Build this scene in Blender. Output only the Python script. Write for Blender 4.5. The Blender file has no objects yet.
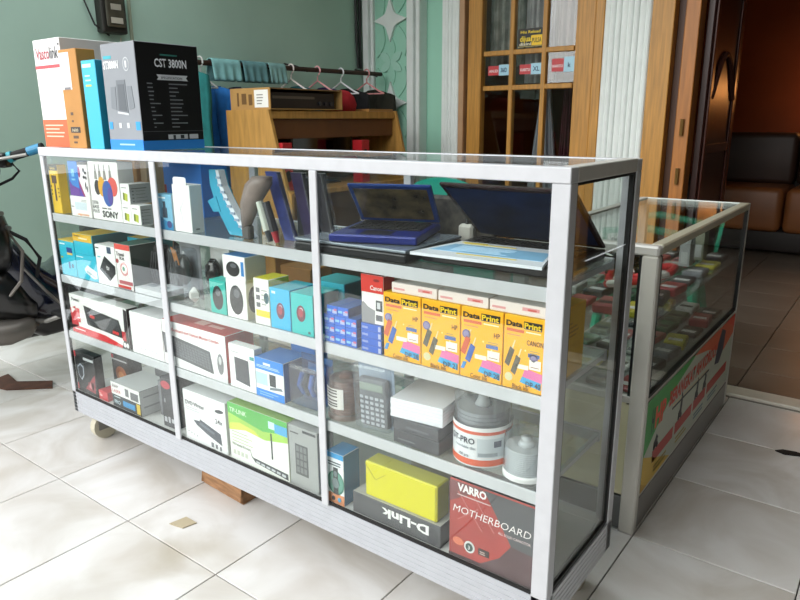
import bpy, bmesh, math, random
from mathutils import Vector, Matrix
rnd = random.Random(11)
scene = bpy.context.scene
COL = scene.collection

# ------------------------------------------------------------------ camera
def make_camera():
    yaw, pitch, roll = -0.64819, -0.26165, -0.00584
    f = Vector((math.sin(yaw)*math.cos(pitch), math.cos(yaw)*math.cos(pitch), math.sin(pitch)))
    r0 = Vector((math.cos(yaw), -math.sin(yaw), 0)); u0 = r0.cross(f)
    c, s = math.cos(roll), math.sin(roll)
    r = c*r0 + s*u0; u = -s*r0 + c*u0
    cd = bpy.data.cameras.new('camera'); cam = bpy.data.objects.new('camera', cd); COL.objects.link(cam)
    m = Matrix((r, u, -f)).transposed().to_4x4(); m.translation = (2.29461, -1.07695, 1.12087)
    cam.matrix_world = m
    cd.sensor_width = 36; cd.lens = 670.224*36/800; cd.clip_start = .02
    scene.camera = cam
make_camera()

# ------------------------------------------------------------------ world, sun, exposure
def make_world():
    w = bpy.data.worlds.new('sky'); scene.world = w; w.use_nodes = True
    nt = w.node_tree; nt.nodes.clear()
    out = nt.nodes.new('ShaderNodeOutputWorld'); bg = nt.nodes.new('ShaderNodeBackground')
    bg.inputs['Color'].default_value = (.93, .97, 1, 1); bg.inputs['Strength'].default_value = 1.9
    nt.links.new(bg.outputs[0], out.inputs[0])
make_world()
def make_sun():
    ld = bpy.data.lights.new('sun', 'SUN'); ld.energy = 2.9; ld.angle = math.radians(65); ld.color = (1, .97, .92)
    o = bpy.data.objects.new('sun', ld); COL.objects.link(o)
    d = Vector((.34, .85, -.31))          # veiled sun in front and to the left of the terrace
    o.rotation_euler = d.to_track_quat('-Z', 'Y').to_euler()
make_sun()
vs = scene.view_settings
vs.view_transform = 'Standard'; vs.look = 'None'; vs.gamma = 1; vs.use_curve_mapping = False
vs.exposure = 0.2
scene.cycles.transparent_max_bounces = 40
scene.cycles.max_bounces = 10

# ------------------------------------------------------------------ materials
def lin(c):
    if isinstance(c, str):
        c = tuple(int(c[i:i+2], 16) for i in (0, 2, 4))
    return tuple(((v/255)/12.92 if v/255 <= .04045 else ((v/255+.055)/1.055)**2.4) for v in c)
MC = {}
def mat(c, rough=.5, metal=0., var=0., scale=8., bump=0., stretch=None, coat=0., emit=0., c2=None):
    key = (c, rough, metal, var, scale, bump, stretch, coat, emit, c2)
    if key in MC: return MC[key]
    m = bpy.data.materials.new('m_%s' % (c if isinstance(c, str) else '%d_%d_%d' % c)); m.use_nodes = True
    nt = m.node_tree; b = nt.nodes['Principled BSDF']; L = lin(c)
    b.inputs['Base Color'].default_value = (*L, 1); b.inputs['Roughness'].default_value = rough
    b.inputs['Metallic'].default_value = metal; b.inputs['Coat Weight'].default_value = coat
    if emit:
        b.inputs['Emission Color'].default_value = (*L, 1); b.inputs['Emission Strength'].default_value = emit
    if var or bump:
        tc = nt.nodes.new('ShaderNodeTexCoord'); mp = nt.nodes.new('ShaderNodeMapping')
        nt.links.new(tc.outputs['Object'], mp.inputs[0])
        mp.inputs['Scale'].default_value = stretch or (1, 1, 1)
        nz = nt.nodes.new('ShaderNodeTexNoise'); nz.inputs['Scale'].default_value = scale; nz.inputs['Detail'].default_value = 5
        nt.links.new(mp.outputs[0], nz.inputs['Vector'])
        if var:
            rp = nt.nodes.new('ShaderNodeValToRGB')
            e = lin(c2) if c2 else tuple(max(0, v*(1-var)) for v in L)
            rp.color_ramp.elements[0].position = .3; rp.color_ramp.elements[1].position = .7
            rp.color_ramp.elements[0].color = (*e, 1); rp.color_ramp.elements[1].color = (*(L if c2 else tuple(min(1, v*(1+var*.4)) for v in L)), 1)
            nt.links.new(nz.outputs['Fac'], rp.inputs[0]); nt.links.new(rp.outputs[0], b.inputs['Base Color'])
        if bump:
            bp = nt.nodes.new('ShaderNodeBump'); bp.inputs['Strength'].default_value = bump; bp.inputs['Distance'].default_value = .01
            nt.links.new(nz.outputs['Fac'], bp.inputs['Height']); nt.links.new(bp.outputs[0], b.inputs['Normal'])
    MC[key] = m
    return m
def glass_mat(name, tint=(.97, .99, .98), refl=.045, rough=0., haze=0.):
    """thin sheet glass or film: Schlick reflection over a clear sheet"""
    if name in MC: return MC[name]
    m = bpy.data.materials.new(name); m.use_nodes = True; nt = m.node_tree; nt.nodes.clear()
    o = nt.nodes.new('ShaderNodeOutputMaterial'); mx = nt.nodes.new('ShaderNodeMixShader')
    tr = nt.nodes.new('ShaderNodeBsdfTransparent'); gl = nt.nodes.new('ShaderNodeBsdfGlossy')
    lw = nt.nodes.new('ShaderNodeLayerWeight'); lw.inputs[0].default_value = .5
    pw = nt.nodes.new('ShaderNodeMath'); pw.operation = 'POWER'; pw.inputs[1].default_value = 5
    ma = nt.nodes.new('ShaderNodeMath'); ma.operation = 'MULTIPLY_ADD'; ma.inputs[1].default_value = 1-refl; ma.inputs[2].default_value = refl
    nt.links.new(lw.outputs['Facing'], pw.inputs[0]); nt.links.new(pw.outputs[0], ma.inputs[0]); nt.links.new(ma.outputs[0], mx.inputs[0])
    tr.inputs[0].default_value = (*tint, 1); gl.inputs['Roughness'].default_value = rough
    src = tr
    if haze:
        df = nt.nodes.new('ShaderNodeBsdfDiffuse'); df.inputs[0].default_value = (.8, .82, .84, 1)
        m2 = nt.nodes.new('ShaderNodeMixShader'); m2.inputs[0].default_value = haze
        nt.links.new(tr.outputs[0], m2.inputs[1]); nt.links.new(df.outputs[0], m2.inputs[2]); src = m2
    nt.links.new(src.outputs[0], mx.inputs[1]); nt.links.new(gl.outputs[0], mx.inputs[2]); nt.links.new(mx.outputs[0], o.inputs[0])
    MC[name] = m
    return m
GLASS = glass_mat('sheet_glass')
SHELFGLASS = glass_mat('shelf_glass', (.93, .97, .95), .04, 0, .10)
PLASTIC = glass_mat('clear_plastic', (.95, .97, .98), .06, .06, .025)
FILM = glass_mat('blister_film', (.93, .95, .97), .07, .08, .04)
ALU = mat('cbcdd1', .38, .25, .05, 30)
ALU2 = mat('c9c7c0', .45, .2, .06, 30)
BLACK = mat('0c0c0d', .5)
GASKET = mat('080808', .6)
WHITE = mat('f4f4f2', .4)
CARD = mat('c08a4a', .75, 0, .12, 14)
WOOD = mat('c08a3c', .45, 0, .3, 5, .05, (14, 14, .8))
WOODY = mat('b98a44', .5, 0, .28, 4, .05, (10, 10, 1.2))
DARKWOOD = mat('3a1a12', .35, 0, .35, 4, .04, (8, 8, .8))
MINTWALL = mat('b2d0c0', .85, 0, .10, 1.5)
MINT = mat('9fd3bd', .7, 0, .05, 3)
PLASTER = mat('e6ece9', .6, 0, .05, 9)

# ------------------------------------------------------------------ mesh helpers
FN = {'left': Vector((-1, 0, 0)), 'right': Vector((1, 0, 0)), 'front': Vector((0, -1, 0)), 'back': Vector((0, 1, 0)), 'bottom': Vector((0, 0, -1)), 'top': Vector((0, 0, 1))}
class B:
    def __init__(s): s.bm = bmesh.new()
    def box(s, x0, x1, y0, y1, z0, z1, bev=0., mi=0, seg=1, faces=None, M=None):
        vs_ = [s.bm.verts.new((x, y, z)) for z in (z0, z1) for y in (y0, y1) for x in (x0, x1)]
        fs = [s.bm.faces.new([vs_[i] for i in q]) for q in ((0, 2, 3, 1), (4, 5, 7, 6), (0, 1, 5, 4), (3, 2, 6, 7), (2, 0, 4, 6), (1, 3, 7, 5))]
        for n, f in zip(('bottom', 'top', 'front', 'back', 'left', 'right'), fs):
            f.material_index = (faces or {}).get(n, mi)
        allv = vs_
        if bev:
            r = bmesh.ops.bevel(s.bm, geom=list({e for f in fs for e in f.edges}), offset=bev, segments=seg, affect='EDGES', profile=.5, clamp_overlap=True)
            allv = list({v for f in r['faces'] for v in f.verts} | {v for v in vs_ if v.is_valid})
            if M is not None:
                seen = set(allv)
                for f in fs:
                    if f.is_valid: seen |= set(f.verts)
                allv = list(seen)
        if M is not None: bmesh.ops.transform(s.bm, matrix=M, verts=[v for v in allv if v.is_valid])
        return s
    def prism(s, poly, O, U, V, N, t0, t1, mi=0):
        O, U, V, N = Vector(O), Vector(U), Vector(V), Vector(N)
        a = [s.bm.verts.new(O+U*p[0]+V*p[1]+N*t0) for p in poly]
        if abs(t1-t0) < 1e-9:
            f = s.bm.faces.new(a); f.material_index = mi; return s
        b = [s.bm.verts.new(O+U*p[0]+V*p[1]+N*t1) for p in poly]
        n = len(poly)
        for f in [s.bm.faces.new(a[::-1]), s.bm.faces.new(b)] + [s.bm.faces.new((a[i], a[(i+1) % n], b[(i+1) % n], b[i])) for i in range(n)]:
            f.material_index = mi
        return s
    def ring(s, c, ax, r, seg, up=None):
        ax = Vector(ax).normalized(); t = Vector((0, 0, 1)) if abs(ax.z) < .9 else Vector((1, 0, 0))
        if up is not None: t = Vector(up)
        u = t.cross(ax).normalized(); v = ax.cross(u)
        return [s.bm.verts.new(Vector(c)+u*(r*math.cos(2*math.pi*i/seg))+v*(r*math.sin(2*math.pi*i/seg))) for i in range(seg)]
    def bridge(s, a, b, mi=0):
        n = len(a)
        for i in range(n):
            f = s.bm.faces.new((a[i], a[(i+1) % n], b[(i+1) % n], b[i])); f.material_index = mi
    def tube(s, pts, r, seg=8, mi=0, cap=True):
        pts = [Vector(p) for p in pts]; R = r if isinstance(r, (list, tuple)) else [r]*len(pts)
        rings = []
        for i, p in enumerate(pts):
            d = (pts[min(i+1, len(pts)-1)]-pts[max(i-1, 0)])
            rings.append(s.ring(p, d, R[i], seg))
        for a, b in zip(rings, rings[1:]): s.bridge(a, b, mi)
        if cap:
            for rr, fl in ((rings[0], True), (rings[-1], False)):
                f = s.bm.faces.new(rr[::-1] if fl else rr); f.material_index = mi
        return s
    def lathe(s, prof, seg=24, c=(0, 0, 0), mi=0, sx=1, sy=1, closed=False):
        rings = []
        for r, z in prof:
            rings.append([s.bm.verts.new((c[0]+sx*r*math.cos(2*math.pi*i/seg), c[1]+sy*r*math.sin(2*math.pi*i/seg), c[2]+z)) for i in range(seg)])
        for a, b in zip(rings, rings[1:]): s.bridge(a, b, mi)
        if not closed:
            for rr, fl in ((rings[0], True), (rings[-1], False)):
                f = s.bm.faces.new(rr[::-1] if fl else rr); f.material_index = mi
        else: s.bridge(rings[-1], rings[0], mi)
        return s
    def loft(s, rings, mi=0):
        rr = [[s.bm.verts.new(p) for p in ring] for ring in rings]
        for a, b in zip(rr, rr[1:]): s.bridge(a, b, mi)
        f = s.bm.faces.new(rr[0][::-1]); f.material_index = mi
        f = s.bm.faces.new(rr[-1]); f.material_index = mi
        return s
    def sheet(s, fn, nu, nv, th=0., mi=0):
        g = [[s.bm.verts.new(fn(i/nu, j/nv)) for j in range(nv+1)] for i in range(nu+1)]
        fs = []
        for i in range(nu):
            for j in range(nv):
                f = s.bm.faces.new((g[i][j], g[i+1][j], g[i+1][j+1], g[i][j+1])); f.material_index = mi; fs.append(f)
        if th:
            bmesh.ops.recalc_face_normals(s.bm, faces=fs)
            bmesh.ops.solidify(s.bm, geom=fs, thickness=th)
        return s
    def done(s, name, mats, parent=None, loc=None, rotz=0., smooth=False, recalc=True):
        if recalc: bmesh.ops.recalc_face_normals(s.bm, faces=s.bm.faces)
        me = bpy.data.meshes.new(name); s.bm.to_mesh(me); s.bm.free()
        for m in (mats if isinstance(mats, (list, tuple)) else [mats]): me.materials.append(m)
        if smooth:
            me.polygons.foreach_set('use_smooth', [True]*len(me.polygons))
        o = bpy.data.objects.new(name, me); COL.objects.link(o)
        if parent is not None: o.parent = parent
        if loc is not None: o.location = loc
        if rotz: o.rotation_euler[2] = rotz
        return o
def smooth_edges(o, ang=35):
    m = o.modifiers.new('es', 'EDGE_SPLIT'); m.split_angle = math.radians(ang)
    return o
def tag(o, label, cat, group=None):
    o['label'] = label; o['category'] = cat
    if group: o['group'] = group
    return o
def thing(name, label, cat, loc=(0, 0, 0), rotz=0., group=None):
    o = bpy.data.objects.new(name, None); COL.objects.link(o); o.empty_display_size = .05
    o.location = loc; o.rotation_euler[2] = rotz
    return tag(o, label, cat, group)
def struct(o): o['kind'] = 'structure'; return o
def copy_tree(o, parent=None):
    c = o.copy(); COL.objects.link(c); c.parent = parent
    for ch in o.children: copy_tree(ch, c)
    return c

# ---- print on faces: u, v run 0..1 across the face
DIM = {}
def frame(o, face):
    w, d, h = DIM[o.name]
    if face == 'front': return Vector((-w/2, -d/2, 0)), Vector((w, 0, 0)), Vector((0, 0, h)), Vector((0, -1, 0))
    if face == 'right': return Vector((w/2, -d/2, 0)), Vector((0, d, 0)), Vector((0, 0, h)), Vector((1, 0, 0))
    if face == 'left': return Vector((-w/2, d/2, 0)), Vector((0, -d, 0)), Vector((0, 0, h)), Vector((-1, 0, 0))
    return Vector((-w/2, -d/2, h)), Vector((w, 0, 0)), Vector((0, d, 0)), Vector((0, 0, 1))
def R(u0, v0, u1, v1): return [(u0, v0), (u1, v0), (u1, v1), (u0, v1)]
def E(cu, cv, ru, rv, n=18, rot=0.):
    c, s = math.cos(rot), math.sin(rot)
    P = [(ru*math.cos(2*math.pi*i/n), rv*math.sin(2*math.pi*i/n)) for i in range(n)]
    return [(cu+x*c-y*s, cv+x*s+y*c) for x, y in P]
def pr(o, face, shapes, m, name='printed_panel', layer=1):
    O, U, V, N = frame(o, face); b = B()
    if isinstance(m, (str, tuple)): m = mat(m, .45)
    if isinstance(shapes[0][0], (int, float)): shapes = [shapes]
    for p in shapes: b.prism(p, O, U, V, N, .0001, .0001+.0004*layer)
    return b.done(name, m, o)
def bars(u0, v0, u1, n, dv, th, ragged=True):
    out = []
    for i in range(n):
        e = u1-(rnd.random()*.35*(u1-u0) if ragged else 0)
        out.append(R(u0, v0-i*dv, e, v0-i*dv+th))
    return out
def tmesh(s, bold=0., shear=0.):
    cu = bpy.data.curves.new('t', 'FONT'); cu.body = s; cu.size = 1; cu.resolution_u = 2; cu.offset = bold; cu.shear = shear
    ob = bpy.data.objects.new('t', cu); COL.objects.link(ob)
    bpy.context.view_layer.update()
    me = bpy.data.meshes.new_from_object(ob.evaluated_get(bpy.context.evaluated_depsgraph_get()))
    bpy.data.objects.remove(ob); bpy.data.curves.remove(cu)
    return me
def tx(o, face, s, u, v, hh, m, fit=None, layer=2, align=0., bold=.012, shear=0., rot=0., name='lettering'):
    """lettering, cap height hh metres, left end (align 0) or middle (.5) at u, v; fit = full width in metres"""
    O, U, V, N = frame(o, face); me = tmesh(s, bold, shear)
    if isinstance(m, (str, tuple)): m = mat(m, .45)
    xs = [v_.co.x for v_ in me.vertices]; ys = [v_.co.y for v_ in me.vertices]
    x0, x1, y0, y1 = min(xs), max(xs), min(ys), max(ys); ch = .70
    k = hh/ch; kx = fit/(x1-x0) if fit else k
    Un, Vn = U.normalized(), V.normalized()
    c, sn = math.cos(rot), math.sin(rot)
    for v_ in me.vertices:
        a = (v_.co.x-x0)*kx-align*(x1-x0)*kx; b_ = v_.co.y*k
        a, b_ = a*c-b_*sn, a*sn+b_*c
        v_.co = O+U*u+V*v+Un*a+Vn*b_+N*(.0002+.0004*layer)
    me.materials.clear(); me.materials.append(m)
    t = bpy.data.objects.new(name, me); COL.objects.link(t); t.parent = o
    # make the print face outwards
    if me.polygons and me.polygons[0].normal.dot(N) < 0: me.flip_normals()
    return t
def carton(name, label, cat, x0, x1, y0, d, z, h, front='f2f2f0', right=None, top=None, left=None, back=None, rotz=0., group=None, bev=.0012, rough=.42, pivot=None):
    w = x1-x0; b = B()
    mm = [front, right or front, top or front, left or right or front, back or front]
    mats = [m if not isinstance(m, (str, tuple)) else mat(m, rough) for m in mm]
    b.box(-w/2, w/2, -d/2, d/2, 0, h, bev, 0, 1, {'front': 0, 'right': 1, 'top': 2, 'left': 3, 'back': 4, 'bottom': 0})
    o = b.done(name, mats, None, ((x0+x1)/2, y0+d/2, z), rotz)
    DIM[o.name] = (w, d, h)
    return tag(o, label, cat, group)

# ================================================================== SETTING
XW = -1.45; YW = 3.45; XR = 3.42
def build_floor():
    b = B(); b.box(XW-.1, XR, -2.19, 6.6, -.06, -.011); fl = struct(b.done('floor', mat('3b3732', .8)))
    fl['label'] = 'pale marble-look tiled terrace floor with dark joints'
    m = bpy.data.materials.new('tile'); m.use_nodes = True; nt = m.node_tree; p = nt.nodes['Principled BSDF']
    g = nt.nodes.new('ShaderNodeNewGeometry'); n1 = nt.nodes.new('ShaderNodeTexNoise'); n1.inputs['Scale'].default_value = 3.2; n1.inputs['Detail'].default_value = 8; n1.inputs['Distortion'].default_value = 1.2
    oi = nt.nodes.new('ShaderNodeObjectInfo'); va = nt.nodes.new('ShaderNodeVectorMath'); va.operation = 'MULTIPLY_ADD'
    va.inputs[1].default_value = (1, 1, 1)
    cmb = nt.nodes.new('ShaderNodeCombineXYZ'); mu = nt.nodes.new('ShaderNodeMath'); mu.operation = 'MULTIPLY'; mu.inputs[1].default_value = 37
    nt.links.new(oi.outputs['Random'], mu.inputs[0]); nt.links.new(mu.outputs[0], cmb.inputs[2])
    nt.links.new(g.outputs['Position'], va.inputs[0]); nt.links.new(cmb.outputs[0], va.inputs[2]); nt.links.new(va.outputs[0], n1.inputs['Vector'])
    rp = nt.nodes.new('ShaderNodeValToRGB'); e = rp.color_ramp.elements
    e[0].position = .33; e[0].color = (*lin('c8c2ba'), 1); e[1].position = .62; e[1].color = (*lin('e0dedb'), 1)
    nt.links.new(n1.outputs['Fac'], rp.inputs[0])
    n2 = nt.nodes.new('ShaderNodeTexNoise'); n2.inputs['Scale'].default_value = 1.6; n2.inputs['Detail'].default_value = 3
    nt.links.new(g.outputs['Position'], n2.inputs['Vector'])
    r2 = nt.nodes.new('ShaderNodeValToRGB'); r2.color_ramp.elements[0].position = .64; r2.color_ramp.elements[1].position = .74
    r2.color_ramp.elements[0].color = (0, 0, 0, 1); r2.color_ramp.elements[1].color = (.45, .45, .45, 1)
    nt.links.new(n2.outputs['Fac'], r2.inputs[0])
    mx = nt.nodes.new('ShaderNodeMixRGB'); mx.inputs[2].default_value = (*lin('9a8a6c'), 1)
    nt.links.new(rp.outputs[0], mx.inputs[1]); nt.links.new(r2.outputs[0], mx.inputs[0]); nt.links.new(mx.outputs[0], p.inputs['Base Color'])
    p.inputs['Roughness'].default_value = .22
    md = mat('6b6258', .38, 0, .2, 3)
    g_ = .0016; t = B().box(-.2+g_, .2-g_, -.2+g_, .2-g_, -.011, 0, .0012)
    first = None
    for j in range(-5, 16):
        for i in range(-5, 7):
            x = .622+.4*i+.2; y = -.186+.4*j+.2
            if x+.2 > XR or (j > 8 and x < 1.1): continue
            if first is None: o = first = t.done('tile', m, fl)
            else: o = first.copy(); COL.objects.link(o)
            o.location = (x, y, 0)
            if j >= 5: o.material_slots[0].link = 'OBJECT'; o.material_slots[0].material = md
    b = B(); b.box(1.3, XR-.02, 1.83, 1.93, -.004, .012, .004); struct(b.done('trim_1', mat('d8d2c4', .4, 0, .1, 12)))['label'] = 'pale stone sill strip across the floor'
    b = B(); b.box(-14, 14, -16, -2.19, -.12, -.06); struct(b.done('ground', mat('4c4a42', .9, 0, .3, 2)))
b = B(); b.box(-14, 14, -10.2, -10, -.06, 2.1); struct(b.done('wall_yard_added', mat('3c4434', .9, 0, .4, 3)))['label'] = 'unseen dark green wall added across the yard to darken glass reflections'  # out of view, added so the glass panes reflect something dark
build_floor()

def build_walls():
    b = B(); b.box(XW-.12, XW, .2, YW+.12, 0, 2.9); w = struct(b.done('wall_left', MINTWALL)); w['label'] = 'plain sage green side wall behind the clothes rail'
    # front wall in pieces around door and doorway
    fw = bpy.data.objects.new('wall_front', None); COL.objects.link(fw); struct(fw); fw['label'] = 'mint green house front with white mouldings'
    b = B(); b.box(XW, -.50, YW, YW+.12, 0, 2.9); b.done('wall_face', MINT, fw)
    b = B(); b.box(.56, .87, YW, YW+.12, 0, 2.9); b.done('wall_face', MINT, fw)
    b = B(); b.box(-.50, .56, YW, YW+.12, 2.25, 2.9); b.done('wall_face', MINT, fw)
    b = B(); b.box(.87, 3.30, YW, YW+.12, 2.30, 2.9); b.done('wall_face', MINT, fw)
    b = B(); b.box(3.30, XR, YW, YW+.12, 0, 2.9); b.done('wall_face', MINT, fw)
    # carved pilaster
    for x0, x1, dp in ((-1.435, -1.375, .09), (-1.375, -1.345, .06), (-1.015, -.985, .06), (-.985, -.92, .10), (-.92, -.89, .07), (-.89, -.855, .11)):
        b = B(); b.box(x0, x1, YW-dp, YW, .0, 2.9, .006); b.done('moulding', PLASTER, fw)
    b = B(); b.box(-1.345, -1.015, YW-.03, YW, 0, 2.9); b.done('carved_panel', MINT, fw)
    cx = -1.18; U, V, N = (1, 0, 0), (0, 0, 1), (0, -1, 0)
    def star(cz, rx, rz):
        P = []
        for k in range(4):
            a0, a1 = k*math.pi/2, (k+1)*math.pi/2
            for t in range(6):
                f = t/6; q = 1-.42*math.sin(math.pi*f)**.8
                P.append((q*rx*(math.cos(a0)*(1-f)+math.cos(a1)*f), q*rz*(math.sin(a0)*(1-f)+math.sin(a1)*f)))
        return P
    def leaf(l, w):
        n = 9
        return [(w*math.sin(math.pi*i/n), l*i/n) for i in range(n+1)]+[(-w*math.sin(math.pi*i/n), l*i/n) for i in range(n-1, 0, -1)]
    for k in range(5):
        cz = .0+.631+.628*(k-1)
        if cz < 0: cz = .0
        b = B(); b.prism(star(cz, .165, .165), (cx, YW-.03, cz), U, V, N, 0, .025); b.done('carved_star', PLASTER, fw)
        for sx in (-1, 1):
            for sz in (-1, 1):
                b = B(); a = math.atan2(.1, .3)
                lu = Vector((math.cos(a)*1, 0, -sx*sz*math.sin(a)*0+0)); up = Vector((sx*.28, 0, sz)).normalized(); sd = Vector((up.z, 0, -up.x))
                b.prism(leaf(.24, .045), (cx+sx*.075, YW-.03, cz+sz*.045), sd, up, N, 0, .012); b.done('carved_leaf', MINT, fw)
        fz = cz+.314
        if fz < 2.8:
            for a in (45, 135, 225, 315):
                up = Vector((math.cos(math.radians(a))*1.1, 0, math.sin(math.radians(a))*.75)).normalized(); sd = Vector((up.z, 0, -up.x))
                b = B(); b.prism(leaf(.13, .032), (cx, YW-.03, fz), sd, up, N, 0, .014); b.done('carved_petal', mat('a9d6c4', .6), fw)
            for sz in (-1, 1):
                b = B(); b.prism(leaf(.2, .04), (cx, YW-.03, fz), (1, 0, 0), (0, 0, sz), N, 0, .01); b.done('carved_leaf', MINT, fw)
    # fluted pilasters beside the door
    for x0, x1, n in ((-.685, -.53, 5), (.565, .865, 8)):
        b = B(); b.box(x0, x1, YW-.05, YW, 0, 2.9); b.done('pilaster_core', PLASTER, fw)
        s = (x1-x0)/n
        for i in range(n):
            b = B(); c = x0+s*(i+.5); r = s*.42
            P = [(r*math.cos(math.pi*t/6), r*math.sin(math.pi*t/6)*(.9 if i % 3 else .5)) for t in range(7)]
            b.prism(P, (c, YW-.05, 0), (1, 0, 0), (0, -1, 0), (0, 0, 1), 0, 2.9); b.done('flute', PLASTER, fw)
    # unseen terrace roof and right-hand wall added to shape the light, inner room
    b = B(); b.box(XW-.12, XR+.1, 1.3, 6.7, 2.9, 3.0); ce = struct(b.done('ceiling', mat('d9d6cc', .8)))
    b = B(); b.box(1.95, XR+.1, -3.2, 1.3, 2.9, 3.0); b.done('roof_wing_added', mat('8f8a7e', .8), ce)  # unseen wing, added to keep sky light off the right side
    b = B(); b.box(XR, XR+.12, -5, 6.7, 0, 3.6); struct(b.done('wall_right_added', mat('332f27', .85)))  # unseen dark wall, added to block light from the right
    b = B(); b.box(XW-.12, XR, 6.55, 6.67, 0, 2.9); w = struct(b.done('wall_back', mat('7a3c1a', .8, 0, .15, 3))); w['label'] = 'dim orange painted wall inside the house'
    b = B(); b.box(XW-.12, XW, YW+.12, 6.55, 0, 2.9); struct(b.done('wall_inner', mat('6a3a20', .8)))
build_walls()

def build_door():
    d = bpy.data.objects.new('door_1', None); COL.objects.link(d); struct(d); d['label'] = 'honey wood glazed door with nine-light grid behind the showcase'
    d.location = (0, YW, 0)
    def p(name, x0, x1, z0, z1, y0=-.03, y1=.04, m=WOOD, bev=.004):
        b = B(); b.box(x0, x1, y0, y1, z0, z1, bev); return b.done(name, m, d)
    p('frame_post', -.53, -.485, 0, 2.25, -.06, .08, mat('b8926e', .5, 0, .15, 6)); p('frame_post', .505, .565, 0, 2.25, -.06, .08); p('frame_head', -.53, .565, 2.2, 2.28, -.06, .08)
    p('stile', -.47, -.355, .01, 2.19); p('stile', .365, .495, .01, 2.19)
    p('rail', -.355, .365, .01, .25); p('rail', -.355, .365, 2.08, 2.19)
    cols = (-.355, -.115, .135, .365); rows = (.25, .62, 1.345, 1.585, 2.08)
    for x in cols[1:3]: p('muntin', x-.017, x+.017, .25, 2.08, -.02, .03)
    for z in rows[1:4]:
        for a, b_ in zip(cols, cols[1:]): p('muntin', a+.012, b_-.012, z-.017, z+.017, -.018, .028)
    for a, b_ in zip(cols, cols[1:]):
        for z0, z1 in zip(rows, rows[1:]): p('pane', a, b_, z0, z1, .002, .006, GLASS, 0)
    # lacy curtains behind the panes
    def curtain(label, x0, x1, z0, z1, c, pinch=None, yy=.14):
        def f(u, v):
            z = z0+(z1-z0)*v; k = 1.
            if pinch: k = pinch(v)
            cx = (x0+x1)/2
            return Vector((cx+(u-.5)*(x1-x0)*k + (.0), YW+yy+.02*math.sin(u*26)+.008*math.sin(u*61+2), z))
        b = B(); b.sheet(f, 60, 14, .002); return tag(b.done('curtain', c, None, smooth=True), label, 'curtain')
    curtain('grey lace curtain hanging behind the left upper door panes', -.38, -.10, 1.50, 2.2, mat('8c8a84', .9, 0, .5, 14))
    curtain('pale grey pleated curtain in the middle upper door panes', -.10, .14, 1.38, 2.2, mat('a9a3a6', .9, 0, .25, 9), yy=.16)
    curtain('dusty pink curtain behind the right upper door panes', .14, .40, 1.50, 2.2, mat('80716d', .9, 0, .35, 9), yy=.13)
    curtain('grey curtain tied up in a tall cone behind the door', -.10, .22, .3, 1.44, mat('8b8f97', .9, 0, .25, 9), pinch=lambda v: 1.0-.85*v, yy=.2)
    curtain('dark red curtain gathered at the right of the door glass', .12, .30, .3, 1.36, mat('4a1a24', .9, 0, .3, 9), pinch=lambda v: 1.0-.5*v, yy=.28)
    # stickers on the panes
    def sticker(label, x0, x1, z0, z1, base, bits, texts):
        o = carton('sticker', label, 'sticker', x0, x1, YW-.0005, .0015, z0, z1-z0, base, bev=0)
        for sh, c in bits: pr(o, 'front', sh, c)
        for s, u, v, hh, c, fit, al in texts: tx(o, 'front', s, u, v, hh, c, fit, align=al, bold=.02)
        return o
    sticker('black and yellow shop sticker on the top middle pane', -.075, .115, 1.615, 1.735, '151208', [(R(.55, .06, .97, .62), 'f2c81c'), (R(.0, .0, 1, .03), 'c9b46a')],
            [('Hiu Reload', .1, .74, .018, 'f2d21c', .15, 0), ('dijual', .08, .30, .036, 'f2d21c', .09, 0), ('disini', .06, .08, .02, 'e8e0c0', .09, 0), ('PULSA', .76, .22, .03, '2a2208', .07, .5)])
    for nm, x, z in (('left', -.31, 1.465), ('middle', -.055, 1.463), ('right', .19, 1.470)):
        dz = {'left': 0, 'middle': .0, 'right': .02}[nm]
        o = sticker('small red and pale blue sticker on the %s pane of the second row' % nm, x, x+.17, z-.03, z+.035+dz, 'c23a3f', [(R(.52, -.05, 1.0, 1.1), 'a9d4e6')],
            [(('AN.ID' if nm == 'left' else 'KARTU'), .04, .32, .018, 'f4e6e6', .075, 0), (('3&ID' if nm == 'left' else 'XL' if nm == 'middle' else 'k'), .76, .3, .03, '1c3f66', .05 if nm != 'right' else None, .5)])
build_door()

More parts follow.
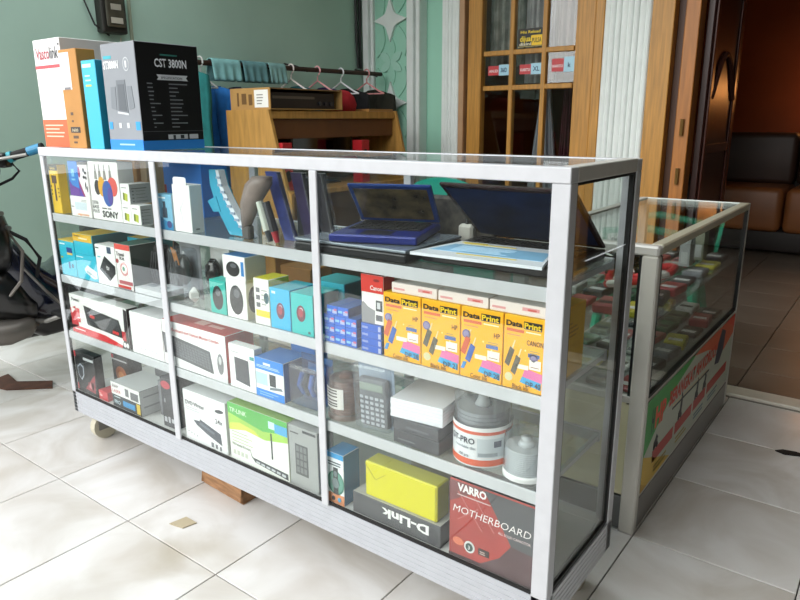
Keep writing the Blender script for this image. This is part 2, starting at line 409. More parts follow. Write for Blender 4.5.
def build_doorway():
    d = bpy.data.objects.new('door_2', None); COL.objects.link(d); struct(d); d['label'] = 'open doorway with honey wood frame and dark carved leaf swung inward'
    def p(name, x0, x1, y0, y1, z0, z1, m=WOOD, bev=.004):
        b = B(); b.box(x0, x1, y0, y1, z0, z1, bev); return b.done(name, m, d)
    p('frame_post', .865, 1.0, YW-.06, YW+.1, 0, 2.3); p('stop_post', 1.0, 1.055, YW+.02, YW+.1, 0, 2.3, mat('4a2a14', .5)); p('frame_post', 1.055, 1.14, YW-.03, YW+.1, 0, 2.3, mat('b06f2c', .45, 0, .25, 5, 0, (12, 12, .8)))
    p('frame_head', .865, 3.24, YW-.06, YW+.1, 2.2, 2.32); p('frame_post', 3.18, 3.30, YW-.06, YW+.1, 0, 2.3)
    for z in (.72, 1.02, 1.85):
        b = B(); b.tube([(1.1, YW-.04, z), (1.1, YW-.04, z+.1)], .012, 8); b.done('hinge', mat('8a6a3a', .4, .6), d)
    # leaf open at right angles, along +Y
    p('leaf', 1.15, 1.19, YW+.1, YW+.9, .01, 2.2, DARKWOOD); p('leaf_edge', 1.15, 1.20, YW+.9, YW+.915, .01, 2.2, mat('7a3a1c', .4))
    for y0, y1 in ((YW+.14, YW+.2), (YW+.80, YW+.86)): p('leaf_stile', 1.19, 1.205, y0, y1, .1, 2.1, mat('4e2418', .35))
    pts = [(1.195, YW+.2+.6*t/12, 1.25+.28*math.sin(math.pi*t/12)) for t in range(13)]
    b = B(); b.tube(pts, .02, 8); b.done('carved_arch', mat('4a2216', .7), d)
    for z in (.3, .9, 1.9): p('leaf_rail', 1.19, 1.203, YW+.2, YW+.8, z, z+.06, mat('4e2418', .35))
build_doorway()

def build_inner_room():
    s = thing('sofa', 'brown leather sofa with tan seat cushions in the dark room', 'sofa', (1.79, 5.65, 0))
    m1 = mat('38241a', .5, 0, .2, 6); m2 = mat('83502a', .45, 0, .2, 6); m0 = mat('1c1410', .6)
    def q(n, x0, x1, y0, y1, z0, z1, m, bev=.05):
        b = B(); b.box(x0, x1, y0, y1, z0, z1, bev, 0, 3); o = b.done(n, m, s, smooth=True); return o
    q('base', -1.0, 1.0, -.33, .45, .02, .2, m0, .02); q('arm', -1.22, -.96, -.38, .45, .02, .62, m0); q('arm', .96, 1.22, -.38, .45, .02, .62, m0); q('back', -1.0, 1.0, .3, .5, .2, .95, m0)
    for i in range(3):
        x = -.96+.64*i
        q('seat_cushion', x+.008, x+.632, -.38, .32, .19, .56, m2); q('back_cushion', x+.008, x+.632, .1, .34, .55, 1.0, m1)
    l = thing('wall_lamp', 'small warm lamp glowing on the orange inner wall', 'lamp', (1.80, 6.5, 1.32))
    b = B(); b.lathe([(.03, 0), (.07, .02), (.05, .14), (.02, .15)], 16, (0, -.1, 0)); b.done('shade', mat('ffb060', .5, emit=.8), l, smooth=True)
    b = B(); b.box(-.02, .02, -.1, .05, -.03, 0); b.done('bracket', mat('4a3420', .5), l)
    ld = bpy.data.lights.new('lamp_light', 'POINT'); ld.energy = 6; ld.color = (1, .42, .12); ld.shadow_soft_size = .08
    o = bpy.data.objects.new('lamp_light', ld); COL.objects.link(o); o.parent = l; o.location = (0, -.25, .08)
build_inner_room()

# ================================================================== SHOWCASES
L, D, H, ZB0, HB = 1.84, .364, 1.0435, .115, .198
SH = (.831, .622, .422)                       # shelf levels
BAYS = ((.026, .636), (.638, 1.242), (1.244, 1.804))
def build_showcase():
    s = thing('display_cabinet', 'long aluminium and glass display cabinet with three shelves of computer goods', 'display case')
    def p(name, x0, x1, y0, y1, z0, z1, m=ALU, bev=.0015, par=s):
        b = B(); b.box(x0, x1, y0, y1, z0, z1, bev); return b.done(name, m, par)
    p('post', 0, .024, 0, .012, ZB0, H-.027); p('post', L-.035, L, 0, .03, ZB0, H-.027); p('post', 0, .03, D-.03, D, ZB0, H-.027); p('post', L-.03, L, D-.03, D, ZB0, H-.027)
    p('top_rail', 0, L, -.002, .03, H-.027, H); p('top_rail', 0, L, D-.03, D, H-.027, H-.002)
    p('top_rail', 0, .03, .03, D-.03, H-.027, H); p('top_rail', L-.03, L, .03, D-.03, H-.027, H, ALU2)
    p('top_pane', .028, L-.028, .028, D-.028, H-.009, H-.003, GLASS, 0)
    for x0, x1 in ((.624, .650), (1.232, 1.255)): p('divider', x0, x1, -.006, -.0005, HB-.006, H-.027); p('divider', x0, x1, D-.02, D-.002, HB-.006, H-.027)
    # ribbed kick panel
    n = 6; hh = (HB-.004-ZB0)/n; prof = []
    for i in range(n):
        z = ZB0+i*hh; prof += [(0, z), (0, z+hh*.78), (.0016, z+hh*.84), (.0016, z+hh*.95)]
    prof += [(0, HB-.004), (.02, HB-.004), (.02, ZB0)]
    b = B(); b.prism(prof, (0, 0, 0), (0, 1, 0), (0, 0, 1), (1, 0, 0), .002, L-.002); b.done('kick_panel', mat('bcbfc5', .4, .25, .05, 30), s)
    b = B(); b.prism([(-y, z) for y, z in prof], (L, 0, 0), (1, 0, 0), (0, 0, 1), (0, 1, 0), .02, D); b.done('kick_panel', ALU, s)
    p('kick_panel', .0, .016, .02, D, ZB0, HB-.004); p('kick_panel', .016, L-.02, D-.016, D, ZB0, HB-.004)
    p('bottom_board', .018, L-.02, .0048, D-.018, HB-.0038, HB, mat('d6d6d4', .5))
    for z in SH:
        for a, c in BAYS: p('shelf_rail', a-.001, c+.001, .0035, .0082, z-.027, z, ALU, .001); p('shelf_pane', a-.001, c+.001, .0085, D-.034, z-.006, z-.0004, SHELFGLASS, 0); p('shelf_rail', a-.001, c+.001, D-.032, D-.022, z-.027, z)
        p('shelf_bracket', L-.045, L-.037, .03, D-.032, z-.02, z-.0065, ALU, 0)
    for a, c in BAYS:
        p('front_pane', a+.001, c-.001, .0005, .003, HB, H-.028, GLASS, 0)
        p('gasket', a, c, -.0008, .0046, HB-.0036, HB+.0035, GASKET, 0)
    p('gasket', .0245, .0285, .0032, .009, HB+.004, H-.028, GASKET, 0)
    p('side_pane', L-.009, L-.005, .032, D-.032, HB, H-.028, GLASS, 0); p('side_pane', .005, .009, .032, D-.032, HB, H-.028, GLASS, 0)
    for y0, y1 in ((.0305, .035), (D-.041, D-.0305)): p('gasket', L-.012, L-.002, y0, y1, HB, H-.0275, GASKET, 0)
    p('gasket', L-.012, L-.002, .036, D-.042, HB-.003, HB+.007, GASKET, 0); p('gasket', L-.012, L-.002, .036, D-.042, H-.0325, H-.0275, GASKET, 0)
    # sliding panes at the back
    p('sliding_pane', .031, .94, D-.014, D-.010, HB, H-.028, GLASS, 0); p('sliding_pane', .90, L-.031, D-.008, D-.004, HB, H-.028, GLASS, 0)
    for x, y in ((.06, .055), (L-.06, .055), (.06, D-.06), (L-.06, D-.06)):
        c = B(); c.tube([(x-.014, y+.015, .048), (x+.014, y+.015, .048)], .047, 18); w = c.done('caster_wheel', mat('c9c3ae', .5), s, smooth=False)
        b = B(); b.box(x-.02, x-.0155, y-.015, y+.03, .04, .115); b.box(x+.0155, x+.02, y-.015, y+.03, .04, .115); b.box(x-.02, x+.02, y-.02, y+.03, .098, .115); b.done('caster_fork', mat('8d8b86', .4, .7), w)
    return s
build_showcase()
def build_showcase2():
    xl, xr, y0, y1, h, g = 1.42, 1.822, .612, 1.735, .815, .405
    s = thing('counter_cabinet', 'lower glass counter with aluminium frame and printed banner beside the doorway', 'display case')
    def p(name, a, b_, c, d, e, f, m=ALU2, bev=.0015):
        b = B(); b.box(a, b_, c, d, e, f, bev); return b.done(name, m, s)
    p('post', xr-.042, xr, y0, y0+.03, .0, h-.026, mat('d6d3cb', .4, .2), .004); p('post', xl, xl+.04, y0, y0+.03, 0, h-.026, ALU2, .004)
    p('post', xr-.012, xr, y1-.02, y1, .0, h-.026); p('post', xl, xl+.03, y1-.03, y1, 0, h-.026)
    p('top_rail', xl, xr, y0-.002, y0+.034, h-.026, h, mat('d2d0ca', .4, .2), .005); p('top_rail', xr-.034, xr, y0+.034, y1-.01, h-.026, h, mat('bdb9a4', .45, .25), .004)
    p('top_rail', xl, xl+.03, y0+.034, y1-.03, h-.026, h); p('top_rail', xl, xr, y1-.012, y1, h-.03, h-.002, mat('cfd6d2', .3))
    p('top_pane', xl+.03, xr-.034, y0+.034, y1-.012, h-.010, h-.004, GLASS, 0)
    p('side_pane', xr-.010, xr-.006, y0+.03, y1-.02, g, h-.026, GLASS, 0); p('front_pane', xl+.04, xr-.042, y0+.010, y0+.014, g, h-.026, GLASS, 0)
    p('far_pane', xl+.03, xr-.012, y1-.010, y1-.006, g, h-.03, GLASS, 0)
    p('gasket', xr-.014, xr-.001, y0+.0305, y0+.039, g, h-.0265, GASKET, 0); p('gasket', xr-.014, xr-.001, y0+.039, y1-.021, g-.006, g+.004, GASKET, 0); p('gasket', xr-.014, xr-.0005, y1-.03, y1-.0205, g+.0045, h-.0265, GASKET, 0)
    p('gasket', xr-.05, xr-.0425, y0+.006, y0+.018, .38, h-.0265, GASKET, 0)
    p('lower_panel', xr-.016, xr-.004, y0+.03, y1-.012, .02, g-.0065, mat('cfccc2', .5, 0, .06, 10)); p('kick_panel', xr-.010, xr-.002, y0+.03, y1-.002, .005, .10, mat('8f8c88', .45, .3))
    p('lower_panel', xl+.04, xr-.042, y0+.006, y0+.016, .11, .385, mat('d8d3b0', .6)); p('kick_panel', xl+.04, xr-.042, y0+.004, y0+.014, .005, .105, mat('6f7070', .5, .3)); p('mid_rail', xl+.04, xr-.042, y0+.002, y0+.02, .386, g)
    p('floor_board', xl+.03, xr-.017, y0+.03, y1-.03, g-.03, g-.01, mat('8f948e', .6)); p('shelf_pane', xl+.03, xr-.016, y0+.05, y1-.05, .60, .606, SHELFGLASS, 0)
    p('back_panel', xl, xl+.012, y0+.03, y1-.03, .01, g-.031, mat('bdb9a8', .6))
    # banner
    o = carton('banner', 'green and orange printed banner across the counter front', 'banner', 0, y1-y0-.05, 0, .003, 0, .272, 'b9bfae', bev=0)
    del o['category']; del o['label']; o.parent = s; o.location = (xr-.0025, (y0+y1)/2+.01, .115); o.rotation_euler[2] = math.pi/2
    w = y1-y0-.05
    pr(o, 'front', [[(0, .40), (.10, .60), (.26, .84), (.48, 1), (0, 1)]], '2f9a3e')
    pr(o, 'front', [[(0, .0), (.26, 0), (.14, .18), (0, .40)]], 'd8b23c'); pr(o, 'front', [[(0, .1), (.05, .0), (.0, .0)]], 'c99a2a', layer=2)
    pr(o, 'front', [[(.42, 1), (.62, .86), (.86, .60), (1, .72), (1, 1)]], 'd2603a'); pr(o, 'front', [[(.86, 1), (1, .80), (1, 1)]], 'd4452f', layer=2)
    pr(o, 'front', [[(.24, .58), (.66, .53), (.66, .555), (.24, .605)]], '15161a'); pr(o, 'front', [[(.24, .62), (.64, .565), (.64, .575), (.24, .635)]], 'd8c9a0', layer=2)
    for a, c in ((.08, .27), (.29, .47), (.49, .64), (.66, .94)): pr(o, 'front', R(a, .20, c, .34), 'b5372f')
    for a in (.10, .31, .51, .69): pr(o, 'front', bars(a, .11, a+.14, 2, .05, .025), 'a3923c' if a < .4 else '5d7a86')
    for a, k in ((.085, .9), (.315, 1.2), (.50, 1.1), (.60, 1.)):      # little black motor-scooter pictures
        pr(o, 'front', [[(a, .36), (a+.035, .36), (a+.03, .44), (a+.035, .5*k), (a+.02, .56*k), (a+.012, .46), (a+.0, .43)], E(a+.006, .37, .008, .035), E(a+.03, .37, .008, .035)], '20262a', 'printed_picture', 2)
    pr(o, 'front', [[(.74, .52), (.80, .48), (.85, .62), (.86, .88), (.80, .96), (.76, .80)]], '2a2f44', 'printed_picture', 2)
    tx(o, 'front', 'HP', .075, .62, .06, 'e04a22', .10, bold=.05); tx(o, 'front', 'H', .045, .60, .07, '14352a', .022, bold=.03)
    tx(o, 'front', 'BERANGKAT AH KOROO!', .20, .68, .045, 'c83a22', .58, bold=.04, rot=-.01)
build_showcase2()

# ---- goods on shelf A (top), bay by bay.   Y0 = front line of the goods
ZA, ZBm, ZC, ZD = .8312, .6222, .4222, .1982
Y0 = .0095
def row_a():
    o = carton('gadget_box', 'slim yellow blister box with dark brush picture at the left end of top shelf', 'box', .030, .086, Y0, .03, ZA, .158, 'e8bd12', top='2a2412')
    pr(o, 'front', R(0, .88, 1, 1), '2a2412'); tx(o, 'front', 'Remax', .5, .905, .008, 'e8c84a', .03, align=.5)
    pr(o, 'front', [R(.42, .26, .60, .62), R(.24, .62, .78, .78)], '4a2f1a', 'printed_picture'); pr(o, 'front', R(.46, .5, .56, .62), '8a6a3a', layer=2)
    pr(o, 'front', [R(.06, .54, .18, .57), R(.06, .46, .18, .49), R(.06, .38, .18, .41), R(.8, .50, .95, .53), R(.8, .42, .95, .45), R(.8, .34, .95, .37)], '4a3a10')
    t = thing('hang_tag', 'lime green hang tag with white bag behind the yellow box', 'tag', (.068, .075, ZA))
    b = B(); b.box(-.014, .014, -.002, .002, .10, .165, .001); b.done('tag_card', mat('b8c82a', .5), t)
    b = B(); b.sheet(lambda u, v: Vector(((u-.5)*.07+.02+.008*math.sin(7*v), .012*math.sin(5*u+3*v), .0+.12*v)), 8, 8, .002); b.done('bag', mat('dfe2ea', .3, 0, .1, 20), t)
    t = carton('cable_pack', 'black hanging cable pack behind the small white box', 'pack', .10, .135, .10, .03, ZA, .14, '17181b')
    pr(t, 'front', [R(.1, .75, .9, .95)], '3c3f46')
    o = carton('charger_box', 'small white box with pale blue picture and orange lettering on top shelf', 'box', .147, .268, Y0, .06, ZA, .064, 'f3f1ee')
    pr(o, 'front', R(.22, .34, .80, .72), 'cfdde4', 'printed_picture'); pr(o, 'front', R(.04, .45, .16, .5), '8a8a8a'); tx(o, 'front', 'vagonista', .30, .08, .007, 'e8862c', .07); pr(o, 'front', bars(.55, .82, .9, 2, .07, .03), '9c9c9c')
    o = carton('audio_box', 'blue and purple box with white patterned side stacked on small white box', 'box', .152, .210, Y0+.002, .05, ZA+.0646, .108, '2a7ed0', 'efe9ea', '7fb0d0')
    pr(o, 'front', [[(0, 0), (1, 0), (1, .22), (.3, .3), (0, .45)]], '6a3a9a'); pr(o, 'front', [R(.3, .45, .7, .5), R(.35, .56, .65, .78)], '7cc0e8', 'printed_picture', 2)
    o2 = carton('audio_box', 'white box with purple swirl and black dots beside the blue one', 'box', .212, .266, Y0+.002, .05, ZA+.0646, .098, 'f4eff0')
    pr(o2, 'front', [E(.12, .78, .12, .18), [(0, .0), (.55, 0), (.25, .3), (0, .55)]], '9a2a6a', 'printed_picture'); pr(o2, 'front', [[(0, .0), (.4, 0), (0, .35)]], '5a3aa8', 'printed_picture', 2)
    pr(o2, 'front', [E(.62, .84, .12, .07), E(.8, .76, .1, .05), E(.6, .62, .12, .05), E(.82, .60, .08, .05), E(.7, .35, .06, .12), E(.85, .25, .05, .1)], '1c1a20', 'printed_picture')
    o = carton('headphone_box', 'large white box with coloured oval earpieces and black serif brand name', 'box', .279, .441, Y0, .05, ZA, .176, 'f5f4f1', top='e6e4e0')
    for cu, cv, ru, rv, c in ((.26, .56, .10, .13, '2a2326'), (.42, .58, .12, .17, 'e0a51c'), (.78, .59, .16, .16, 'd9534a'), (.60, .47, .17, .22, '2457a8')):
        pr(o, 'front', E(cu, cv, ru, rv, 22), c, 'printed_picture', {'2a2326': 1, 'e0a51c': 2, 'd9534a': 2, '2457a8': 3}[c])
    pr(o, 'front', E(.68, .43, .08, .15, 16), '4a3f9a', 'printed_picture', 4)
    for cu in (.24, .38, .55, .74): pr(o, 'front', [(cu-.05, .70), (cu+.05, .70), (cu+.02, .96), (cu-.02, .96)], '8d8a86', 'printed_picture')
    for i, t in enumerate(('EXTRA', 'BASS', 'PLUS')): tx(o, 'front', t, .03, .27-.075*i, .010, '3a3a3c', .034)
    tx(o, 'front', 'SONY', .34, .06, .019, '1c1c1e', .088, bold=.03); pr(o, 'front', [R(.34, .20, .5, .22), R(.54, .20, .66, .22)], '5a5a5a')
    for i, (x0, x1, z, d, lab) in enumerate(((.443, .489, 0, .04, 'left of the lower pair'), (.490, .537, 0, .04, 'right of the lower pair'), (.445, .491, .0585, .07, 'lying on top of the pair'))):
        o = carton('adapter_box', 'small white and grey box with lime picture, %s' % lab, 'box', x0, x1, Y0, d, ZA+z, .058, 'f4f4f1', '9fa3a2', 'e4e4e2', group='lime picture boxes on the top shelf')
        pr(o, 'front', [(.25, .2), (.72, .12), (.78, .5), (.3, .56)], 'b9c23a', 'printed_picture'); pr(o, 'front', [(.25, .2), (.42, .17), (.46, .54), (.3, .56)], '6d7a1c', 'printed_picture', 2); pr(o, 'front', R(.15, .78, .7, .83), '9a9a98')
        pr(o, 'right', [R(.1, .74, .8, .78)]+[R(.12, .6-.17*k, .2, .66-.17*k) for k in range(4)]+bars(.3, .62, .85, 4, .17, .02), '5e6263')
    carton('brown_carton', 'brown cardboard carton at the back of the top shelf', 'box', .10, .215, .21, .09, ZA, .165, CARD, bev=.002)
    carton('brown_carton', 'narrow tan carton beside the brown one at the back', 'box', .222, .258, .22, .09, ZA, .168, 'b99a72', bev=.002)
    # bay 2
    o = carton('gadget_box', 'sky blue box with small dark gadget picture and round badge', 'box', .624, .692, Y0, .03, ZA, .098, '79b6d4', 'cfe0ea')
    pr(o, 'front', [[(0, 0), (1, 0), (1, .2), (.5, .26), (0, .42)]], '2b86b8'); pr(o, 'front', [R(.36, .34, .66, .62), R(.42, .62, .58, .8)], '2c3c4e', 'printed_picture', 2); pr(o, 'front', E(.76, .16, .16, .1), '3a3f78', 'printed_picture', 2)
    pr(o, 'front', R(.1, .88, .6, .92), 'f2f6f8')
    o = carton('cable_box', 'tall plain white box with hanging tab on the top shelf', 'box', .700, .776, Y0, .04, ZA, .128, 'f6f6f5', 'dfe1e2', 'f0f0f0')
    b = B(); b.prism([(-.028, 0), (.028, 0), (.028, .018), (.022, .022), (-.022, .022), (-.028, .018)], (0, -.0215, .126), (1, 0, 0), (0, 0, 1), (0, 1, 0), 0, .001); b.done('hang_tab', mat('f6f6f5', .42), o)
    pr(o, 'front', [R(.4, 1.07, .6, 1.10)], '3c3c3c'); pr(o, 'front', [[(.2, .3), (.24, .3), (.7, .72), (.66, .73)], [(.5, .2), (.54, .2), (.4, .6), (.37, .58)]], 'e2e2e4', 'printed_picture'); pr(o, 'right', R(.3, .06, .6, .09), '777777')
    o = carton('blue_carton', 'bright blue box with red rim at the back of the top shelf', 'box', .36, .555, .215, .10, ZA, .172, '2f86e8', '2a70c8')
    pr(o, 'front', R(0, 0, .06, .55), 'a8322f')
    # curved cyan pack
    t = thing('hand_pack', 'curved cyan plastic pack with white ribbed edge standing on top shelf', 'pack', (.0, .05, ZA))
    cen = [(.828, .168), (.832, .13), (.848, .095), (.868, .06), (.893, .028), (.915, .002)]; wl = [.016, .020, .024, .028, .032, .036]
    outl = [(x-w, z) for (x, z), w in zip(cen, wl)]; outr = [(x+w, z) for (x, z), w in zip(cen, wl)]
    b = B(); b.prism(outl+outr[::-1], (0, 0, 0), (1, 0, 0), (0, 0, 1), (0, 1, 0), 0, .03); b.done('shell', mat('3aa6c8', .25, coat=.5), t)
    b = B(); b.prism(outr+[(x+.012+.010*i/5, z) for i, (x, z) in enumerate(outr)][::-1], (0, -.004, 0), (1, 0, 0), (0, 0, 1), (0, 1, 0), 0, .02); b.done('ribbed_edge', mat('dfe6ee', .3), t)
    for i in range(1, 10):
        f = i/10*5; k = int(f); r = f-k; x = outr[k][0]*(1-r)+outr[min(k+1, 5)][0]*r; z = outr[k][1]*(1-r)+outr[min(k+1, 5)][1]*r
        b = B(); b.box(x-.001, x+.016, -.007, -.004, z-.003, z+.003); b.done('rib', mat('8fa2b8', .4), t)
    b = B(); b.prism([(.800, .085), (.835, .10), (.85, .06), (.82, .058)], (0, -.002, 0), (1, 0, 0), (0, 0, 1), (0, 1, 0), 0, .02); b.done('side_fin', mat('3aa6c8', .25, coat=.5), t)
    t = thing('cone_pack', 'grey-brown tapered pouch leaning behind the cyan pack', 'pack', (.980, .040, ZA))
    b = B(); b.loft([[(-.02+.012*math.cos(a*.785), .012*math.sin(a*.785), .03) for a in range(8)], [(.0+.03*math.cos(a*.785), .022*math.sin(a*.785), .09) for a in range(8)], [(.035+.042*math.cos(a*.785), .026*math.sin(a*.785), .14) for a in range(8)], [(.05+.030*math.cos(a*.785), .02*math.sin(a*.785), .16) for a in range(8)]]); b.done('pouch', mat('8d7e78', .4, 0, .2, 30), t, smooth=True)
    b = B(); b.box(-.03, .0, -.01, .01, 0, .035, .004); b.done('foot', mat('5a5552', .5), t)
    for i, (x, c, c2, lab) in enumerate(((1.038, 'c9cfc4', '3a3f44', 'pale marker bottle with dark cap lying against the packs'), (1.062, '2a2c33', 'b0303a', 'dark marker with red tip leaning by the purple pack'))):
        t = thing('marker', lab, 'marker', (x, .03, ZA))
        b = B(); b.tube([(-.012, 0, .10), (.012, 0, .03)], [.009, .011], 10); b.done('barrel', mat(c, .4), t, smooth=False)
        b = B(); b.tube([(.012, 0, .03), (.021, 0, .004)], [.009, .006], 10); b.done('cap', mat(c2, .4), t)
    for i, (x0, x1, tl, c, lab) in enumerate(((1.050, 1.088, .055, '3b4a9c', 'leaning blue-violet flat pack on the top shelf'), (1.115, 1.15, .04, '332a4e', 'leaning dark purple flat pack near the divider'), (1.165, 1.20, .035, '23232c', 'dark flat pack leaning against the divider'))):
        t = thing('flat_pack', lab, 'pack', (0, .085+.01*i, ZA), group='flat packs leaning on the top shelf')
        b = B(); b.prism([(x0, 0), (x1, 0), (x1-tl, .168), (x0-tl-.005, .168)], (0, 0, 0), (1, 0, 0), (0, 0, 1), (0, 1, 0), 0, .012); b.done('card', mat(c, .3, 0, .35, 30), t)
        b = B(); b.prism([(x1, 0), (x1+.010, 0), (x1-tl+.008, .168), (x1-tl, .168)], (0, 0, 0), (1, 0, 0), (0, 0, 1), (0, 1, 0), -.004, .012); b.done('film_edge', FILM, t)
    o = carton('cable_pack', 'black cable pack with green label behind the purple packs', 'pack', 1.02, 1.10, .16, .03, ZA, .15, '15171c')
    pr(o, 'front', E(.4, .55, .15, .12), '3f7a48', 'printed_picture'); pr(o, 'front', R(.6, .3, .9, .45), '8f8f98')
row_a()

def laptops():
    def laptop(name, label, loc, rz, w, d, cb, ck, lid=None, scr=None, tilt=80, hb=.02, ln=.2):
        t = thing(name, label, 'laptop', loc, rz)
        b = B(); b.box(-w/2, w/2, 0, d, 0, hb, .004, 0, 2); base = b.done('base', mat(cb, .3, .2), t)
        if lid is None:
            b = B(); b.box(-w/2, w/2, .001, d, hb+.0015, hb+.0085, .003, 0, 2); b.done('lid', mat(ck, .25, .3), t); return t
        b = B(); b.box(-w/2+.015, w/2-.015, d*.38, d-.02, hb, hb+.0008); kb = b.done('keyboard', mat('0c0c10', .5), t)
        for r in range(5):
            for c in range(11):
                x0 = -w/2+.018+c*(w-.036)/11; y0 = d*.40+r*(d*.55)/5
                b = B() if (r, c) == (0, 0) else None
                if b: b.box(-.0085*w/.25, .0085*w/.25, -.0075, .0075, 0, .0025, .001); k0 = b.done('key', mat(ck, .45), kb); k = k0
                else: k = k0.copy(); COL.objects.link(k)
                k.location = (x0+(w-.036)/22, y0+.012, hb+.0008)
        b = B(); b.box(-.035, .035, .015, d*.32, hb, hb+.0006); b.done('touchpad', mat('20222c', .3), t)
        M = Matrix.Translation((0, d-.004, hb)) @ Matrix.Rotation(math.radians(90-tilt), 4, 'X')
        b = B(); b.box(-w/2, w/2, 0, .008, 0, ln, .003, M=None); bmesh.ops.transform(b.bm, matrix=M, verts=b.bm.verts); l = b.done('lid', mat(lid, .25, .1), t)
        b = B(); b.box(-w/2+.012, w/2-.012, -.0008, 0, .014, ln-.012); bmesh.ops.transform(b.bm, matrix=M, verts=b.bm.verts); b.done('screen', scr, l)
        return t
    laptop('laptop', 'closed dark laptop with silver edge lying under the blue netbook', (1.322, .013, ZA), math.radians(2), .315, .235, '1a1c20', '7d8791')
    sc = mat('15110a', .12, 0, .6, 22, c2='7a6a4a')
    laptop('laptop', 'open blue netbook with black keys lying on the closed laptop', (1.372, .040, ZA+.0298), math.radians(20), .205, .215, '16277a', '0e0f14', '1a3f86', sc, tilt=46, hb=.018, ln=.135)
    sc2 = mat('0c1830', .6, 0, .4, 12, c2='13284e'); sc2.node_tree.nodes['Principled BSDF'].inputs['Specular IOR Level'].default_value = .08
    laptop('laptop', 'big dark laptop half open under a magazine at the right end', (1.639, .070, ZA), 0, .310, .245, '1b1518', '141214', '2a1216', sc2, tilt=37, hb=.022, ln=.225)
    m = thing('magazine', 'white and blue printed leaflet lying on the open dark laptop', 'magazine', (1.650, .014, ZA+.0264), math.radians(3))
    b = B(); b.prism([(-.15, 0), (.135, 0), (.095, .165), (-.12, .165)], (0, 0, 0), (1, 0, 0), (0, 1, 0), (0, 0, 1), 0, .006); b.done('pages', mat('e4e8ef', .4), m)
    b = B(); b.prism([(-.13, .045), (.118, .045), (.10, .125), (-.112, .125)], (0, 0, .006), (1, 0, 0), (0, 1, 0), (0, 0, 1), 0, .0006); b.done('printed_panel', mat('8cc0e4', .4, 0, .2, 12), m)
    b = B()
    for y0, x0, x1 in ((.138, -.10, .02), (.03, -.06, .07), (.148, -.11, -.05)): b.prism([(x0, y0), (x1, y0), (x1, y0+.006), (x0, y0+.006)], (0, 0, .006), (1, 0, 0), (0, 1, 0), (0, 0, 1), 0, .0008)
    b.done('printed_line', mat('d6c24a', .4), m)
    b = B()
    for k in range(6): b.prism([(-.09, .06+.01*k), (-.09+.1+.05*rnd.random(), .06+.01*k), (-.0+.03*rnd.random(), .063+.01*k), (-.09, .063+.01*k)], (0, 0, .0065), (1, 0, 0), (0, 1, 0), (0, 0, 1), 0, .0006)
    b.done('printed_line', mat('c9e2f4', .4), m)
    b = B(); t = thing('power_brick', 'grey-white laptop charger plug behind the leaflet', 'charger', (1.462, .29, ZA))
    b.box(-.02, .02, -.012, .012, 0, .05, .006); b.done('plug', mat('b9b6ae', .4), t)
    b = B(); b.tube([(0, .0, .05), (-.01, .01, .07), (-.015, .02, .06), (-.02, .02, .02)], .004, 8); b.done('cable', BLACK, t)
    t = thing('laptop_bag', 'black speckled laptop bag standing behind the blue netbook', 'bag', (1.425, .309, ZA))
    b = B(); b.box(-.095, .105, -.010, .010, 0, .112, .008, 0, 2); b.done('body', mat('0b0b0d', .6, 0, .5, 45, c2='4a443c'), t)
    b = B(); b.tube([(-.03, 0, .110), (-.025, 0, .128), (.025, 0, .128), (.03, 0, .110)], .005, 8); b.done('handle', mat('0e0e10', .6), t)
    b = B(); b.sheet(lambda u, v: Vector((1.215+.08*u+.01*math.sin(6*v), .312+.012*math.sin(8*u+4*v), ZA+.10*v*(1-.3*u))), 10, 8, .002)
    tag(b.done('plastic_bag', mat('8f8a62', .35, 0, .4, 18)), 'crumpled olive plastic bag behind the blue netbook', 'bag')
laptops()

